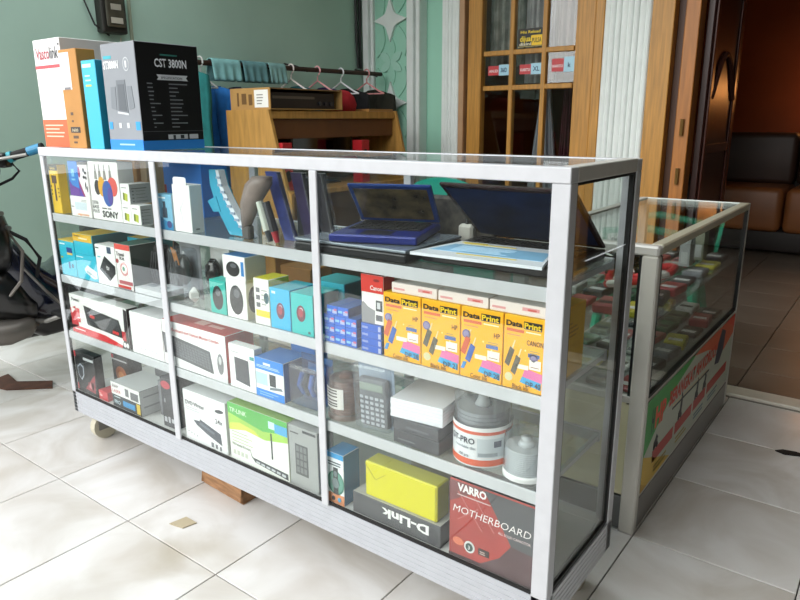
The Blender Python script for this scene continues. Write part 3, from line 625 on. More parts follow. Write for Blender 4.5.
def mouse_print(o, face, cu, cv, ru, rv, c='17181b', hl='5a5d63', dot=None):
    pr(o, face, E(cu, cv, ru, rv, 20), c, 'printed_picture'); pr(o, face, [E(cu+.1*ru, cv+.45*rv, ru*.45, rv*.3, 12)], hl, 'printed_picture', 2)
    if dot: pr(o, face, E(cu, cv+.1*rv, ru*.55, rv*.55, 14), dot, 'printed_picture', 3)
def row_b():
    TE, YL = '1fb6d0', 'd8b41e'
    def net(label, x0, x1, d, z, h, ytop, pic):
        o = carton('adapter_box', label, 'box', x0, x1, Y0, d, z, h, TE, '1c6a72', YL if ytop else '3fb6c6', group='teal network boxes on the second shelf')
        pr(o, 'front', R(.06, .86, .4, .90), 'd6f0f4')
        if ytop: pr(o, 'front', R(.0, .965, 1, 1), YL)
        if ytop == 2: pr(o, 'front', R(0, .62, .98, .97), 'e0b01c'); pr(o, 'front', R(.3, .75, .75, .82), 'efe2b0', layer=2)
        if pic == 'usb': pr(o, 'front', [R(.52, .22, .62, .40)], '1a2c7a', 'printed_picture'); pr(o, 'front', [E(.78, .3, .07, .06)], '16507a', 'printed_picture'); pr(o, 'front', R(.5, .66, .85, .80), '1d3f8e', layer=2); pr(o, 'front', R(.5, .60, .85, .66), 'e0c060', layer=2); pr(o, 'front', R(.06, .48, .2, .52), 'c9c22a')
        if pic == 'router': pr(o, 'front', [(.4, .42), (.55, .60), (.98, .40), (.98, .15), (.8, .1), (.45, .3)], 'eef2f4', 'printed_picture'); pr(o, 'front', [(.45, .33), (.85, .16), (.96, .2), (.5, .4)], 'b9c6cc', 'printed_picture', 2)
        return o
    net('teal box with yellow top and small usb stick picture', .030, .128, .10, ZBm, .122, 1, 'usb')
    net('teal box with white router picture, under the yellow banded box', .131, .258, .14, ZBm, .085, 0, 'router')
    net('teal box with wide yellow band, stacked on the router box', .131, .248, .16, ZBm+.0854, .066, 2, None)
    o = carton('drive_box', 'white box with black square hard drive picture', 'box', .260, .373, Y0, .05, ZBm, .128, 'f3f3f1')
    pr(o, 'front', [(.14, .38), (.46, .74), (.96, .52), (.94, .34), (.62, .12)], '17181a', 'printed_picture'); pr(o, 'front', [R(.5, .44, .66, .47), R(.52, .40, .64, .43), R(.5, .48, .58, .5)], 'd0d0d0', 'printed_picture', 2)
    pr(o, 'front', [R(.62, .82, .82, .98)], '1e3f5e'); pr(o, 'front', [R(.04, .9, .2, .93)], '444444'); pr(o, 'front', [R(.1, .68, .25, .71)], '5fb8c0')
    o = carton('memory_box', 'white box with red top band and ring picture, dark green side', 'box', .376, .458, Y0, .09, ZBm, .142, 'efeceb', '16332e', '2c6a60')
    pr(o, 'front', R(0, .88, 1, 1), 'd9483c'); pr(o, 'front', R(.0, .0, .85, .09), 'cf3f38'); pr(o, 'front', R(.1, .12, .98, .2), 'b9646a'); pr(o, 'front', R(.0, 0, .9, .03), '8a8d92', layer=2)
    pr(o, 'front', E(.52, .46, .26, .15, 20), 'd99a9a', 'printed_picture'); pr(o, 'front', E(.52, .46, .18, .10, 16), 'f2eeec', 'printed_picture', 2); pr(o, 'front', E(.5, .47, .08, .05, 12), '6aa08c', 'printed_picture', 3)
    tx(o, 'front', 'Travel', .08, .74, .012, '3a3438', .042); tx(o, 'front', 'Kit', .3, .66, .010, '3a3438', .025); pr(o, 'front', [E(.1, .62, .1, .05)], 'a0403f')
    carton('gadget_box', 'teal box with yellow lid standing behind the hard drive box', 'box', .30, .375, .10, .12, ZBm, .142, TE, '2a7f86', YL)
    for i, (x, lab) in enumerate(((.50, 'black cable bundle hanging beside the dark green box'), (.56, 'black pouch at the right of the first bay'))):
        t = thing('cable_bundle', lab, 'cable', (x, .09+.02*i, ZBm))
        b = B(); b.box(-.02, .02, -.02, .02, 0, .14-.02*i, .012, 0, 2); b.done('pouch', mat('121317', .5, 0, .3, 40), t)
        for k in range(3):
            b = B(); b.tube([(-.018+.012*k, -.022, .02), (-.022+.014*k, -.028, .07), (-.014+.01*k, -.022, .12)], .004, 6); b.done('cable', mat('23252b', .5), t)
    o = carton('flat_box', 'flat grey and white box lying at the front of the second shelf', 'box', .465, .60, Y0, .10, ZBm, .018, 'c9cbce', top='d8dadd'); pr(o, 'top', [E(.7, .4, .1, .15), R(.1, .3, .4, .6)], '9da3ad', 'printed_picture')
    # bay 2: mice
    def mouse_pack(label, x, y, card, h, w, film=True, rz=0.):
        t = thing('mouse_pack', label, 'mouse', (x, y, ZBm), rz)
        b = B(); b.box(-w/2, w/2, .02, .023, 0, h, .001); b.done('card', card, t)
        b = B(); prof = []
        for k in range(9):
            f = k/8; z = h*.28+h*.52*f; r = max(.004, math.sin(math.pi*min(max(f, .03), .97))**.5)
            prof.append([(w*.34*r*math.cos(a*math.pi/6), -.004+.022*r*math.sin(a*math.pi/6), z) for a in range(12)])
        b.loft(prof); mo = b.done('mouse_body', mat('0f1012', .25, coat=.4), t, smooth=True)
        b = B(); b.box(-.0035, .0035, -.031, -.022, h*.62, h*.72, .002); b.done('wheel', mat('4a4c50', .4), mo)
        if film:
            b = B(); b.box(-w/2+.003, w/2-.003, -.03, .0195, .012, h-.012, .012, 0, 2); b.done('blister', FILM, t)
        return t
    mouse_pack('black computer mouse in a crumpled clear bag by the divider', .662, .055, mat('9a9ca0', .3, 0, .4, 25), .165, .095)
    t = thing('paper_tag', 'orange paper tag hanging above the bagged mouse', 'tag', (.636, .03, ZBm+.135)); b = B(); b.prism([(0, .02), (.022, .012), (.036, -.03), (.014, -.022)], (0, 0, 0), (1, 0, 0), (0, 0, 1), (0, 1, 0), 0, .002); b.done('tag_card', mat('d98a3a', .6), t); b = B(); b.tube([(.012, .001, .018), (.014, .004, .045)], .001, 6); b.done('string', mat('8a6a4a', .7), t)
    mouse_pack('glossy black mouse on a white card behind the teal mouse box', .765, .080, mat('d9d9d8', .5), .16, .085, False)
    o = carton('crushed_bag', 'crumpled white paper ball under the bagged mouse', 'paper', .690, .730, .03, .03, ZBm, .045, 'dcdcd8', bev=.015)
    def mbox(label, x0, x1, d, z, h, f, r, tp, **k):
        o = carton('mouse_box', label, 'box', x0, x1, Y0, d, z, h, f, r, tp, group='computer mouse boxes on the second shelf'); return o
    o = mbox('teal mouse box with tall black mouse picture beside white box', .829, .895, .045, ZBm, .092, '2fb5a8', '1f8f88', '49c4b8'); mouse_print(o, 'front', .5, .48, .33, .36)
    o = mbox('white upright mouse box under another white mouse box', .899, .978, .05, ZBm, .104, 'f4f4f2', 'dcdcdc', 'e8e8e8'); mouse_print(o, 'front', .5, .48, .34, .38); mouse_print(o, 'right', .5, .5, .38, .34)
    o = mbox('white mouse box with blue lid stacked on the upright white one', .892, .980, .07, ZBm+.1045, .062, 'f1f1f0', 'd0d2d4', '3a86c8'); mouse_print(o, 'front', .46, .44, .30, .32); pr(o, 'front', [R(.82, .2, .94, .8)], '2f7ec4')
    o = mbox('white mouse box with yellow top and yellow foot band', 1.008, 1.064, .07, ZBm, .120, 'efeee8', 'd8c83a', 'd8d02a'); pr(o, 'front', R(.1, .18, 1, .32), 'dccb2c'); pr(o, 'front', [R(.15, .70-.16*k, .4, .80-.16*k) for k in range(3)], '55585c', 'printed_picture'); pr(o, 'front', bars(.5, .74, .95, 4, .1, .03), 'a8a8a4'); pr(o, 'front', E(.82, .6, .16, .12), '1f5a62', 'printed_picture')
    o = mbox('bright blue mouse box with small red mouse, left of the pair', 1.066, 1.137, .09, ZBm, .104, '25b0e0', '2a86b0', '36b0c4'); mouse_print(o, 'front', .52, .46, .2, .2, '6a3a4e', 'b9b0c0', 'a84a56'); pr(o, 'front', R(.12, .86, .3, .92), 'd8f0f8')
    o = mbox('turquoise mouse box with small red mouse, right of the pair', 1.140, 1.214, .09, ZBm, .102, '20bab8', '228a8c', '44c2c4'); mouse_print(o, 'front', .46, .52, .2, .2, '6a2a3a', 'e0c8d0', 'a83a48'); pr(o, 'front', R(.76, .06, .86, .12), '1c5a5c')
    o = mbox('turquoise mouse box standing behind the pair', 1.12, 1.225, .09, ZBm, .112, '36b0c4', '2a86a0', '3cc0c8'); o.location.y += .10
    carton('brown_carton', 'brown cardboard carton at the back behind the yellow mouse box', 'box', .70, .86, .22, .09, ZBm, .13, CARD, bev=.002)
    carton('brown_carton', 'small brown carton at the back behind the blue mouse boxes', 'box', .88, 1.0, .22, .09, ZBm, .10, 'a8743e', bev=.002)
    # bay 3: ink
    k = 0
    for lv, (zz, n) in enumerate(((0, 3), (.0225, 3), (.045, 3), (.0675, 2))):
        for c in range(n):
            x0 = 1.248+.0335*c+(.010 if lv == 3 else 0)
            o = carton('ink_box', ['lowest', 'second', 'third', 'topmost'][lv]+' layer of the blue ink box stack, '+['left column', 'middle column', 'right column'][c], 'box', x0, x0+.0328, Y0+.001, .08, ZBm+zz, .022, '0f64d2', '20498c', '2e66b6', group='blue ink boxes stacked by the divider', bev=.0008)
            pr(o, 'front', R(.55, .2, .95, .6), 'a8b6dc'); pr(o, 'front', R(.08, .35, .45, .6), '7fc0e4'); pr(o, 'front', R(.7, .5, .95, .7), 'd06a8c', layer=2); k += 1
    for lv in range(4):
        o = carton('ink_box', 'plain blue ink box under the red topped one, '+['lowest', 'second', 'third', 'topmost'][lv]+' of four', 'box', 1.362, 1.420, Y0, .08, ZBm+.0165*lv, .016, '1c5cc4', '2c4788', '3a5cac', group='plain blue ink boxes under the red box', bev=.0008)
        pr(o, 'front', R(.06, .3, .35, .6), '8a9cd0'); pr(o, 'front', R(.85, .15, .97, .85), 'b0b8d8')
    o = carton('cartridge_box', 'red and white ink cartridge box with grey swirl standing on blue boxes', 'box', 1.362, 1.424, Y0+.004, .04, ZBm+.0664, .110, 'efedec', 'b02c28', 'c63a30')
    pr(o, 'front', R(0, .64, 1, 1), 'd43328'); tx(o, 'front', 'Canon', .42, .70, .010, 'f4f0ee', .033); pr(o, 'front', E(.7, .9, .14, .03), '8a1a18', layer=2)
    pr(o, 'front', [(0, .0), (.6, 0), (.62, .28), (.3, .34), (.08, .44), (0, .4)], '8d8d90', 'printed_picture'); pr(o, 'front', [R(.66, .28, .95, .5)], '2c3034'); pr(o, 'front', [R(.72, .33, .86, .46)], 'c9ccd0', layer=2); pr(o, 'front', [R(.66, .08, .95, .2)], '55585e')
    DPX = ((1.427, 1.525, 'HP', 'DP 28', 'Color Ink', 'color', 'left end of the four'), (1.527, 1.621, 'HP', 'DP 21', 'Black Ink', 'black', 'second from the left'), (1.623, 1.717, 'HP', 'DP 28', 'Color Ink', 'color', 'third from the left'), (1.719, 1.803, 'CANON', 'DP 40', 'Black Ink', 'black', 'right end, beside the cabinet post'))
    for x0, x1, br, num, ink, kind, pos in DPX:
        w = x1-x0; hh = .146
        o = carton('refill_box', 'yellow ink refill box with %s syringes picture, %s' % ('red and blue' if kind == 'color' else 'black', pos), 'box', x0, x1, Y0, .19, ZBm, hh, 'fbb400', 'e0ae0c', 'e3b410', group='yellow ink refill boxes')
        pr(o, 'front', R(.49, .845, .93, .945), '1c1408'); tx(o, 'front', 'Data', .06, .86, .0105, '1a1408', w*.40, layer=3, bold=.03); tx(o, 'front', 'Print', .51, .86, .0105, 'f4cf1c', w*.40, layer=3, bold=.03)
        pr(o, 'front', R(.07, .785, .50, .825), 'd8622a'); pr(o, 'front', [R(.08, .735, .42, .75)], 'd9904a'); pr(o, 'front', R(.55, .80, .9, .815), 'f6e9c0')
        if br == 'HP': tx(o, 'front', 'HP', .80, .64, .010, '6a3408', w*.14); cx, cy = .14, .62
        else: tx(o, 'front', 'CANON', .58, .64, .010, '5a2c10', w*.40); cx, cy = .76, .47
        pr(o, 'front', E(cx, cy, .10, .065, 16), '6f6a9a', 'printed_picture'); pr(o, 'front', E(cx, cy, .07, .045, 14), '8d86b0', 'printed_picture', 2)
        def syr(u, v, c):
            a = math.radians(62); dx, dy = math.cos(a)*.5, math.sin(a)*.36
            px, py = .055, -.02
            pr(o, 'front', [(u-px, v-py), (u+px, v+py), (u+px+dx*.55, v+py+dy*.75), (u-px+dx*.55, v-py+dy*.75)], c, 'printed_picture', 2)
            pr(o, 'front', [(u+dx*.55-.015, v+dy*.75+.006), (u+dx*.55+.015, v+dy*.75-.006), (u+dx*.8+.012, v+dy*1.1), (u+dx*.8-.012, v+dy*1.1+.004)], 'e9d9a0', 'printed_picture')
        if kind == 'color': syr(.06, .34, 'd05a34'); syr(.18, .24, '2f5fb4'); pr(o, 'front', [(.02, .12), (.10, .12), (.16, .22), (.08, .22)], '3f8fd0', 'printed_picture', 3)
        else: syr(.10, .32, '55503e'); syr(.26, .22, '5c5644'); pr(o, 'front', E(.16, .16, .1, .06, 10), 'd6cfa0', 'printed_picture')
        pr(o, 'front', [(.44, .12), (.96, .06), (.96, .16), (.5, .2)], '2fa6dc', 'printed_picture'); pr(o, 'front', [(.50, .2), (.98, .16), (.98, .28), (.56, .32)], 'e070a8', 'printed_picture'); pr(o, 'front', R(.66, .32, .94, .45), 'f6efe2', 'printed_picture', 2); pr(o, 'front', R(.70, .35, .90, .36), '9a7a6a', layer=3)
        pr(o, 'front', R(.36, .3, .64, .36), 'f6f0dc', 'printed_picture', 2); pr(o, 'front', R(.62, .48, .9, .53), '4f6fb0', 'printed_picture'); pr(o, 'front', bars(.66, .56, .9, 2, .025, .01), 'a89a5a')
        pr(o, 'front', [E(.55+.1*t, .56-.05*t, .02, .013, 8) for t in range(3)], 'f8e890')
        tx(o, 'front', num, .60, .075, .011, '2a2e3a', w*.36, layer=4); tx(o, 'front', ink, .26, .015, .0095, '7a4e08', w*.42)
        pr(o, 'right', [R(.1, .2, .9, .45)], 'd9a812'); pr(o, 'right', bars(.15, .75, .85, 4, .06, .02), 'b0860c')
    for i in range(3):
        x0 = 1.445+.119*i
        o = carton('paper_pack', 'white pack with pale pink print lying on the yellow boxes, '+['left', 'middle', 'right'][i]+' of three', 'box', x0, x0+.116, Y0+.006, .10, ZBm+.1464, .022, 'ece0da', 'd8ccc4', 'e6dcd6', group='white packs on the yellow boxes')
        pr(o, 'front', [R(.05, .3, .3, .5), R(.6, .45, .9, .75)], 'e0a0a0'); pr(o, 'front', R(.7, .5, .85, .65), 'd0605a', layer=2)
    carton('brown_carton', 'brown carton at the back behind the blue ink boxes', 'box', 1.20, 1.42, .20, .10, ZBm, .15, '5a4630', bev=.002)
row_b()

def keyboard_print(o, pts, c, key, rows=5, cols=14):
    pr(o, 'front', pts, c, 'printed_picture', 2)
    (ax, ay), (bx, by), (cx, cy), (dx, dy) = pts[:4]; sh = []
    for r in range(rows):
        for k in range(cols):
            def P(s, t): return ((ax*(1-s)+bx*s)*(1-t)+(dx*(1-s)+cx*s)*t, (ay*(1-s)+by*s)*(1-t)+(dy*(1-s)+cy*s)*t)
            s0, s1, t0, t1 = .03+.94*(k+.12)/cols, .03+.94*(k+.88)/cols, .12+.76*(r+.14)/rows, .12+.76*(r+.86)/rows
            sh.append([P(s0, t0), P(s1, t0), P(s1, t1), P(s0, t1)])
    pr(o, 'front', sh, key, 'printed_keys', 3)
def row_c():
    o = carton('keyboard_box', 'white gaming keyboard box with red foot stripe and black keyboard picture', 'box', .050, .399, Y0, .04, ZC, .136, 'f0efed', '3a2a2c', 'e4e2e0')
    pr(o, 'front', [[(.0, 0), (1, 0), (1, .02), (.6, .17), (0, .20)]], 'd42c34'); pr(o, 'front', [[(.0, .1), (.13, .18), (.10, .70), (0, .62)]], 'c92f38'); pr(o, 'front', [[(.02, .5), (.03, .5), (.1, .62), (.02, .66)]], 'f0efed', layer=2)
    keyboard_print(o, [(.30, .30), (.92, .24), (.86, .66), (.26, .78)], '1f2124', '3a3d41'); pr(o, 'front', [[(.36, .52), (.44, .51), (.45, .58), (.37, .6)], [(.74, .30), (.84, .29), (.85, .36), (.75, .37)]], 'd83a3a', 'printed_picture', 4); pr(o, 'front', [R(.115, .3, .17, .66)], 'e05a5c', layer=2); pr(o, 'front', R(.12, .4, .165, .43), 'f2e6e6', layer=3)
    pr(o, 'front', [[(.88, 0), (1, 0), (1, .95), (.955, .98), (.94, .35)]], '2a2326', layer=2); pr(o, 'front', [R(.9, .2, .96, .42)], 'c2353c', layer=3); pr(o, 'front', [E(.93, .1, .022, .06), E(.975, .1, .018, .06)], 'e9e9e9', layer=4)
    tx(o, 'front', 'Fantec', .05, .84, .011, '2a2a2c', .05); pr(o, 'front', bars(.05, .09, .34, 1, .1, .03), 'f2dede', layer=2)
    o = carton('white_carton', 'plain white carton between the two keyboard boxes', 'box', .416, .583, Y0, .16, ZC, .134, 'f3f3f3', 'd6d8da', 'dfe1e4'); pr(o, 'front', bars(.1, .82, .45, 2, .05, .018), 'dcdce0'); pr(o, 'front', [E(.3+.12*k, .16, .025, .02, 8) for k in range(5)], 'c2c4c8'); pr(o, 'front', R(.42, .30, .6, .312), 'b8babd')
    o = carton('keyboard_box', 'white keyboard and mouse box with red lid and grey keyboard picture', 'box', .586, .877, Y0, .10, ZC, .138, 'efeff0', 'c5382e', 'c0342c')
    tx(o, 'front', 'Keyboard and Optical Mouse Combo', .17, .80, .0095, 'c93a3a', .215); keyboard_print(o, [(.02, .26), (.80, .12), (.76, .58), (.0, .72)], '53565a', '6d7075', 6, 16)
    pr(o, 'front', E(.91, .38, .045, .22, 18), '7d7f82', 'printed_picture', 2); pr(o, 'front', E(.91, .46, .02, .09, 12), 'c9cacc', 'printed_picture', 3); pr(o, 'front', [[(.8, .0), (1, 0), (1, .12), (.84, .1)]], 'd9dadc'); pr(o, 'top', [R(.4, .3, .55, .6), R(.6, .35, .8, .5)], 'e8b0a8')
    o = carton('drive_box', 'white box with dark grey hard drive picture on the third shelf', 'box', .889, .993, Y0, .028, ZC, .124, 'f3f3f4', 'dadadc'); pr(o, 'front', [(.24, .18), (.78, .12), (.76, .70), (.22, .72)], '4c4e54', 'printed_picture'); pr(o, 'front', R(.82, .74, .98, .82), '3f9a98'); pr(o, 'front', R(.1, .82, .4, .84), 'b0b0b4')
    o = carton('adapter_box', 'blue and white box with small black device picture', 'box', .995, 1.101, Y0, .09, ZC, .108, 'f0f2f4', '1a5fa6', '2a7ccc'); pr(o, 'front', R(0, .70, 1, 1), '1f86e0'); pr(o, 'front', R(0, 0, 1, .2), '1f86e0'); pr(o, 'front', R(.02, .32, .42, .62), 'b9d6dc', 'printed_picture'); pr(o, 'front', R(.5, .34, .72, .64), '2a3238', 'printed_picture'); pr(o, 'front', [(.5, .24), (.95, .3), (.9, .36), (.5, .3)], '6f7c86', 'printed_picture', 2); pr(o, 'front', R(.3, .84, .55, .9), 'e9f2fa', layer=2); pr(o, 'front', bars(.06, .80, .9, 2, .035, .016), 'bcd8f0', layer=2); pr(o, 'front', bars(.12, .12, .8, 2, .06, .02), '8cc0ee', layer=2)
    b = B(); b.box(-.05, .05, .0, .04, 0, .022, .004); bb = carton('adapter_box', 'blue lidded box standing behind the blue and white box', 'box', 1.01, 1.10, .125, .05, ZC, .125, '1f78d0')
    b.bm.free()
    t = thing('blister_pack', 'clear blue blister pack of cables next to the divider', 'pack', (1.160, .050, ZC))
    b = B(); b.box(-.055, .055, .02, .023, 0, .125, .001); b.done('card', mat('2f5f96', .4, 0, .5, 18), t)
    b = B(); b.box(-.053, .053, -.035, .0195, .002, .115, .012, 0, 2); b.done('blister', glass_mat('blue_film', (.45, .58, .78), .06, .1, .06), t)
    for k in range(4):
        b = B(); b.tube([(-.03+.018*k, .0, .025), (-.034+.02*k, -.012, .05), (-.028+.018*k, -.005, .082)], .006, 8); b.done('cable', mat(('2a7fd0', '1f2a3c', '3a8ae0', '7a8088')[k], .4), t)
    b = B(); b.prism([(-.03, .085), (.03, .08), (.032, .10), (-.028, .105)], (0, .0195, 0), (1, 0, 0), (0, 0, 1), (0, -1, 0), 0, .001); b.done('printed_panel', mat('7fa8cc', .5), t)
    # bay 3
    def spindle(label, x, y, r, h, stack, cs, hub, base, film=PLASTIC, wrap=None):
        t = thing('disc_spindle', label, 'disc spindle', (x, y, ZC))
        b = B(); b.lathe([(r, 0), (r, .008), (r*.96, .012)], 40); b.done('base', mat(base, .4), t, smooth=False)
        b = B()
        n = 12
        for i in range(n):
            z0 = .013+stack*i/n; z1 = .013+stack*(i+.82)/n
            b.lathe([(r*.90, z0), (r*.90, z1), (r*.885, z1+.0004)], 40)
        b.done('disc_stack', cs, t)
        b = B(); b.lathe([(.018, .013+stack), (.012, .013+stack+.012), (.008, h-.02), (.012, h-.012)], 16); b.done('hub', mat(hub, .4), t, smooth=True)
        b = B(); b.lathe([(r*.975, .0125), (r*.975, h*.86), (r*.93, h*.96), (r*.80, h), (r*.3, h), (r*.28, h-.004), (r*.79, h-.003), (r*.92, h*.955), (r*.955, h*.855), (r*.955, .0125)], 40, closed=True); cv = b.done('dome_cover', film, t, smooth=True); smooth_edges(cv)
        return t
    cop = mat('8a5a48', .3, .3, .25, 60); 
    t = spindle('copper coloured disc spindle with white label at the divider', 1.268, .060, .046, .122, .085, cop, '9a6a58', '7a6a62')
    b = B(); P = [(.0463*math.sin(a), -.0463*math.cos(a)) for a in [math.radians(-48+10*k) for k in range(9)]]
    for (x0, y0), (x1, y1) in zip(P, P[1:]):
        v = [b.bm.verts.new(p) for p in ((x0, y0, .03), (x1, y1, .03), (x1, y1, .082), (x0, y0, .082))]; b.bm.faces.new(v)
    lb = b.done('label', mat('e9e6e2', .5), t); b = B()
    for (x0, y0), (x1, y1) in list(zip(P, P[1:]))[1:6]:
        for z in (.075, .068, .060, .050, .042, .036):
            v = [b.bm.verts.new(p) for p in ((x0*1.004, y0*1.004, z), (x1*1.004, y1*1.004, z), (x1*1.004, y1*1.004, z+.0035), (x0*1.004, y0*1.004, z+.0035))]; b.bm.faces.new(v)
    b.done('printed_line', mat('55504e', .5), lb)
    t = thing('calculator_pack', 'dark grey calculator in a pale blue clear pack', 'calculator', (1.384, .034, ZC+.003)); tl = Matrix.Rotation(math.radians(-3), 4, 'Y')
    b = B(); b.box(-.055, .05, .010, .013, 0, .165, .001); bmesh.ops.transform(b.bm, matrix=tl, verts=b.bm.verts); b.done('card', mat('aebfd2', .4, 0, .15, 10), t)
    b = B(); b.box(-.042, .042, -.012, .0095, .006, .128, .010, 0, 2); bmesh.ops.transform(b.bm, matrix=tl, verts=b.bm.verts); body = b.done('body', mat('5c5f66', .45), t)
    k0 = None
    for r in range(6):
        for c in range(5):
            if k0 is None: b = B(); b.box(-.005, .005, -.0025, 0, -.0035, .0035, .001); k0 = b.done('key', mat('b9bcc2', .5), body); k = k0
            else: k = k0.copy(); COL.objects.link(k)
            v = tl @ Vector((-.030+.015*c, -.0122, .018+.0125*r)); k.location = v
    b = B(); b.box(-.034, .034, -.0145, -.012, .098, .116, .001); bmesh.ops.transform(b.bm, matrix=tl, verts=b.bm.verts); b.done('display', mat('8d9a8c', .2), body)
    b = B(); b.box(-.053, .048, -.018, .0098, .001, .16, .008, 0, 2); bmesh.ops.transform(b.bm, matrix=tl, verts=b.bm.verts); b.done('blister', FILM, t)
    o = carton('black_carton', 'dark grey carton lying under the white card stack', 'box', 1.449, 1.572, Y0+.003, .145, ZC, .032, '45464b', '3a3b40', '4c4d52', rotz=0); pr(o, 'front', bars(.1, .3, .5, 1, .1, .1), '6d6e74')
    o = carton('black_carton', 'second dark grey carton just below the white card stack', 'box', 1.447, 1.569, Y0+.004, .14, ZC+.0325, .027, '4c4d52', '404146', '505157'); pr(o, 'front', [R(.3, .3, .8, .5)], '606168')
    t = thing('card_stack', 'stack of white blank cards on the dark grey cartons', 'paper', (1.500, .094, ZC+.0601), math.radians(6))
    for i in range(6): b = B(); b.box(-.068+.001*(i % 2), .064, -.075, .075, .0075*i, .0075*i+.0072, .0008); b.done('card_bundle', mat('eceef4', .5), t)
    t = spindle('tall disc spindle with orange banded paper wrap and clear dome', 1.640, .078, .062, .168, .105, mat('8f9196', .25, .5), 'd8d8d8', 'e8e8e8')
    def band(z0, z1, c, name='wrap_band', k=1.012, a0=-180, a1=180, n=48):
        b = B(); r = .062*k
        for i in range(n):
            a, a2 = math.radians(a0+(a1-a0)*i/n), math.radians(a0+(a1-a0)*(i+1)/n)
            v = [b.bm.verts.new(p) for p in ((r*math.sin(a), -r*math.cos(a), z0), (r*math.sin(a2), -r*math.cos(a2), z0), (r*math.sin(a2), -r*math.cos(a2), z1), (r*math.sin(a), -r*math.cos(a), z1))]; b.bm.faces.new(v)
        return b.done(name, mat(c, .4), t, smooth=True)
    band(.010, .088, 'e6e9ec', 'paper_wrap'); band(.004, .018, 'e0603a', k=1.02); band(.074, .081, 'd8644a', k=1.02); band(.081, .090, 'f2f2f2', k=1.02); band(.024, .066, 'c9d2d8', 'printed_panel', 1.02, 20, 75, 16)
    def curve_text(s, z, hh, a0, k, c):
        me = tmesh(s, .02); r = .0625*k
        for v_ in me.vertices:
            a = math.radians(a0)+v_.co.x*hh/.7/r; v_.co = (r*math.sin(a), -r*math.cos(a), z+v_.co.y*hh/.7)
        me.materials.clear(); me.materials.append(mat(c, .45)); q = bpy.data.objects.new('lettering', me); COL.objects.link(q); q.parent = t
    curve_text('GT-PRO', .052, .013, -44, 1.025, '2a3346'); curve_text('recordable disc', .040, .006, -30, 1.025, '7a8490'); curve_text('100 pcs', .022, .006, -20, 1.025, '5a6470')
    band(.026, .034, '9aa4ac', 'printed_line', 1.026, 22, 60, 10); band(.046, .060, '50586a', 'printed_line', 1.026, 52, 68, 6)
    t = spindle('short disc spindle of white discs beside the cabinet post', 1.752, .062, .047, .092, .05, mat('c2c4c6', .35, .3), 'e0e0e0', 'f0f0f0')
    return
row_c()

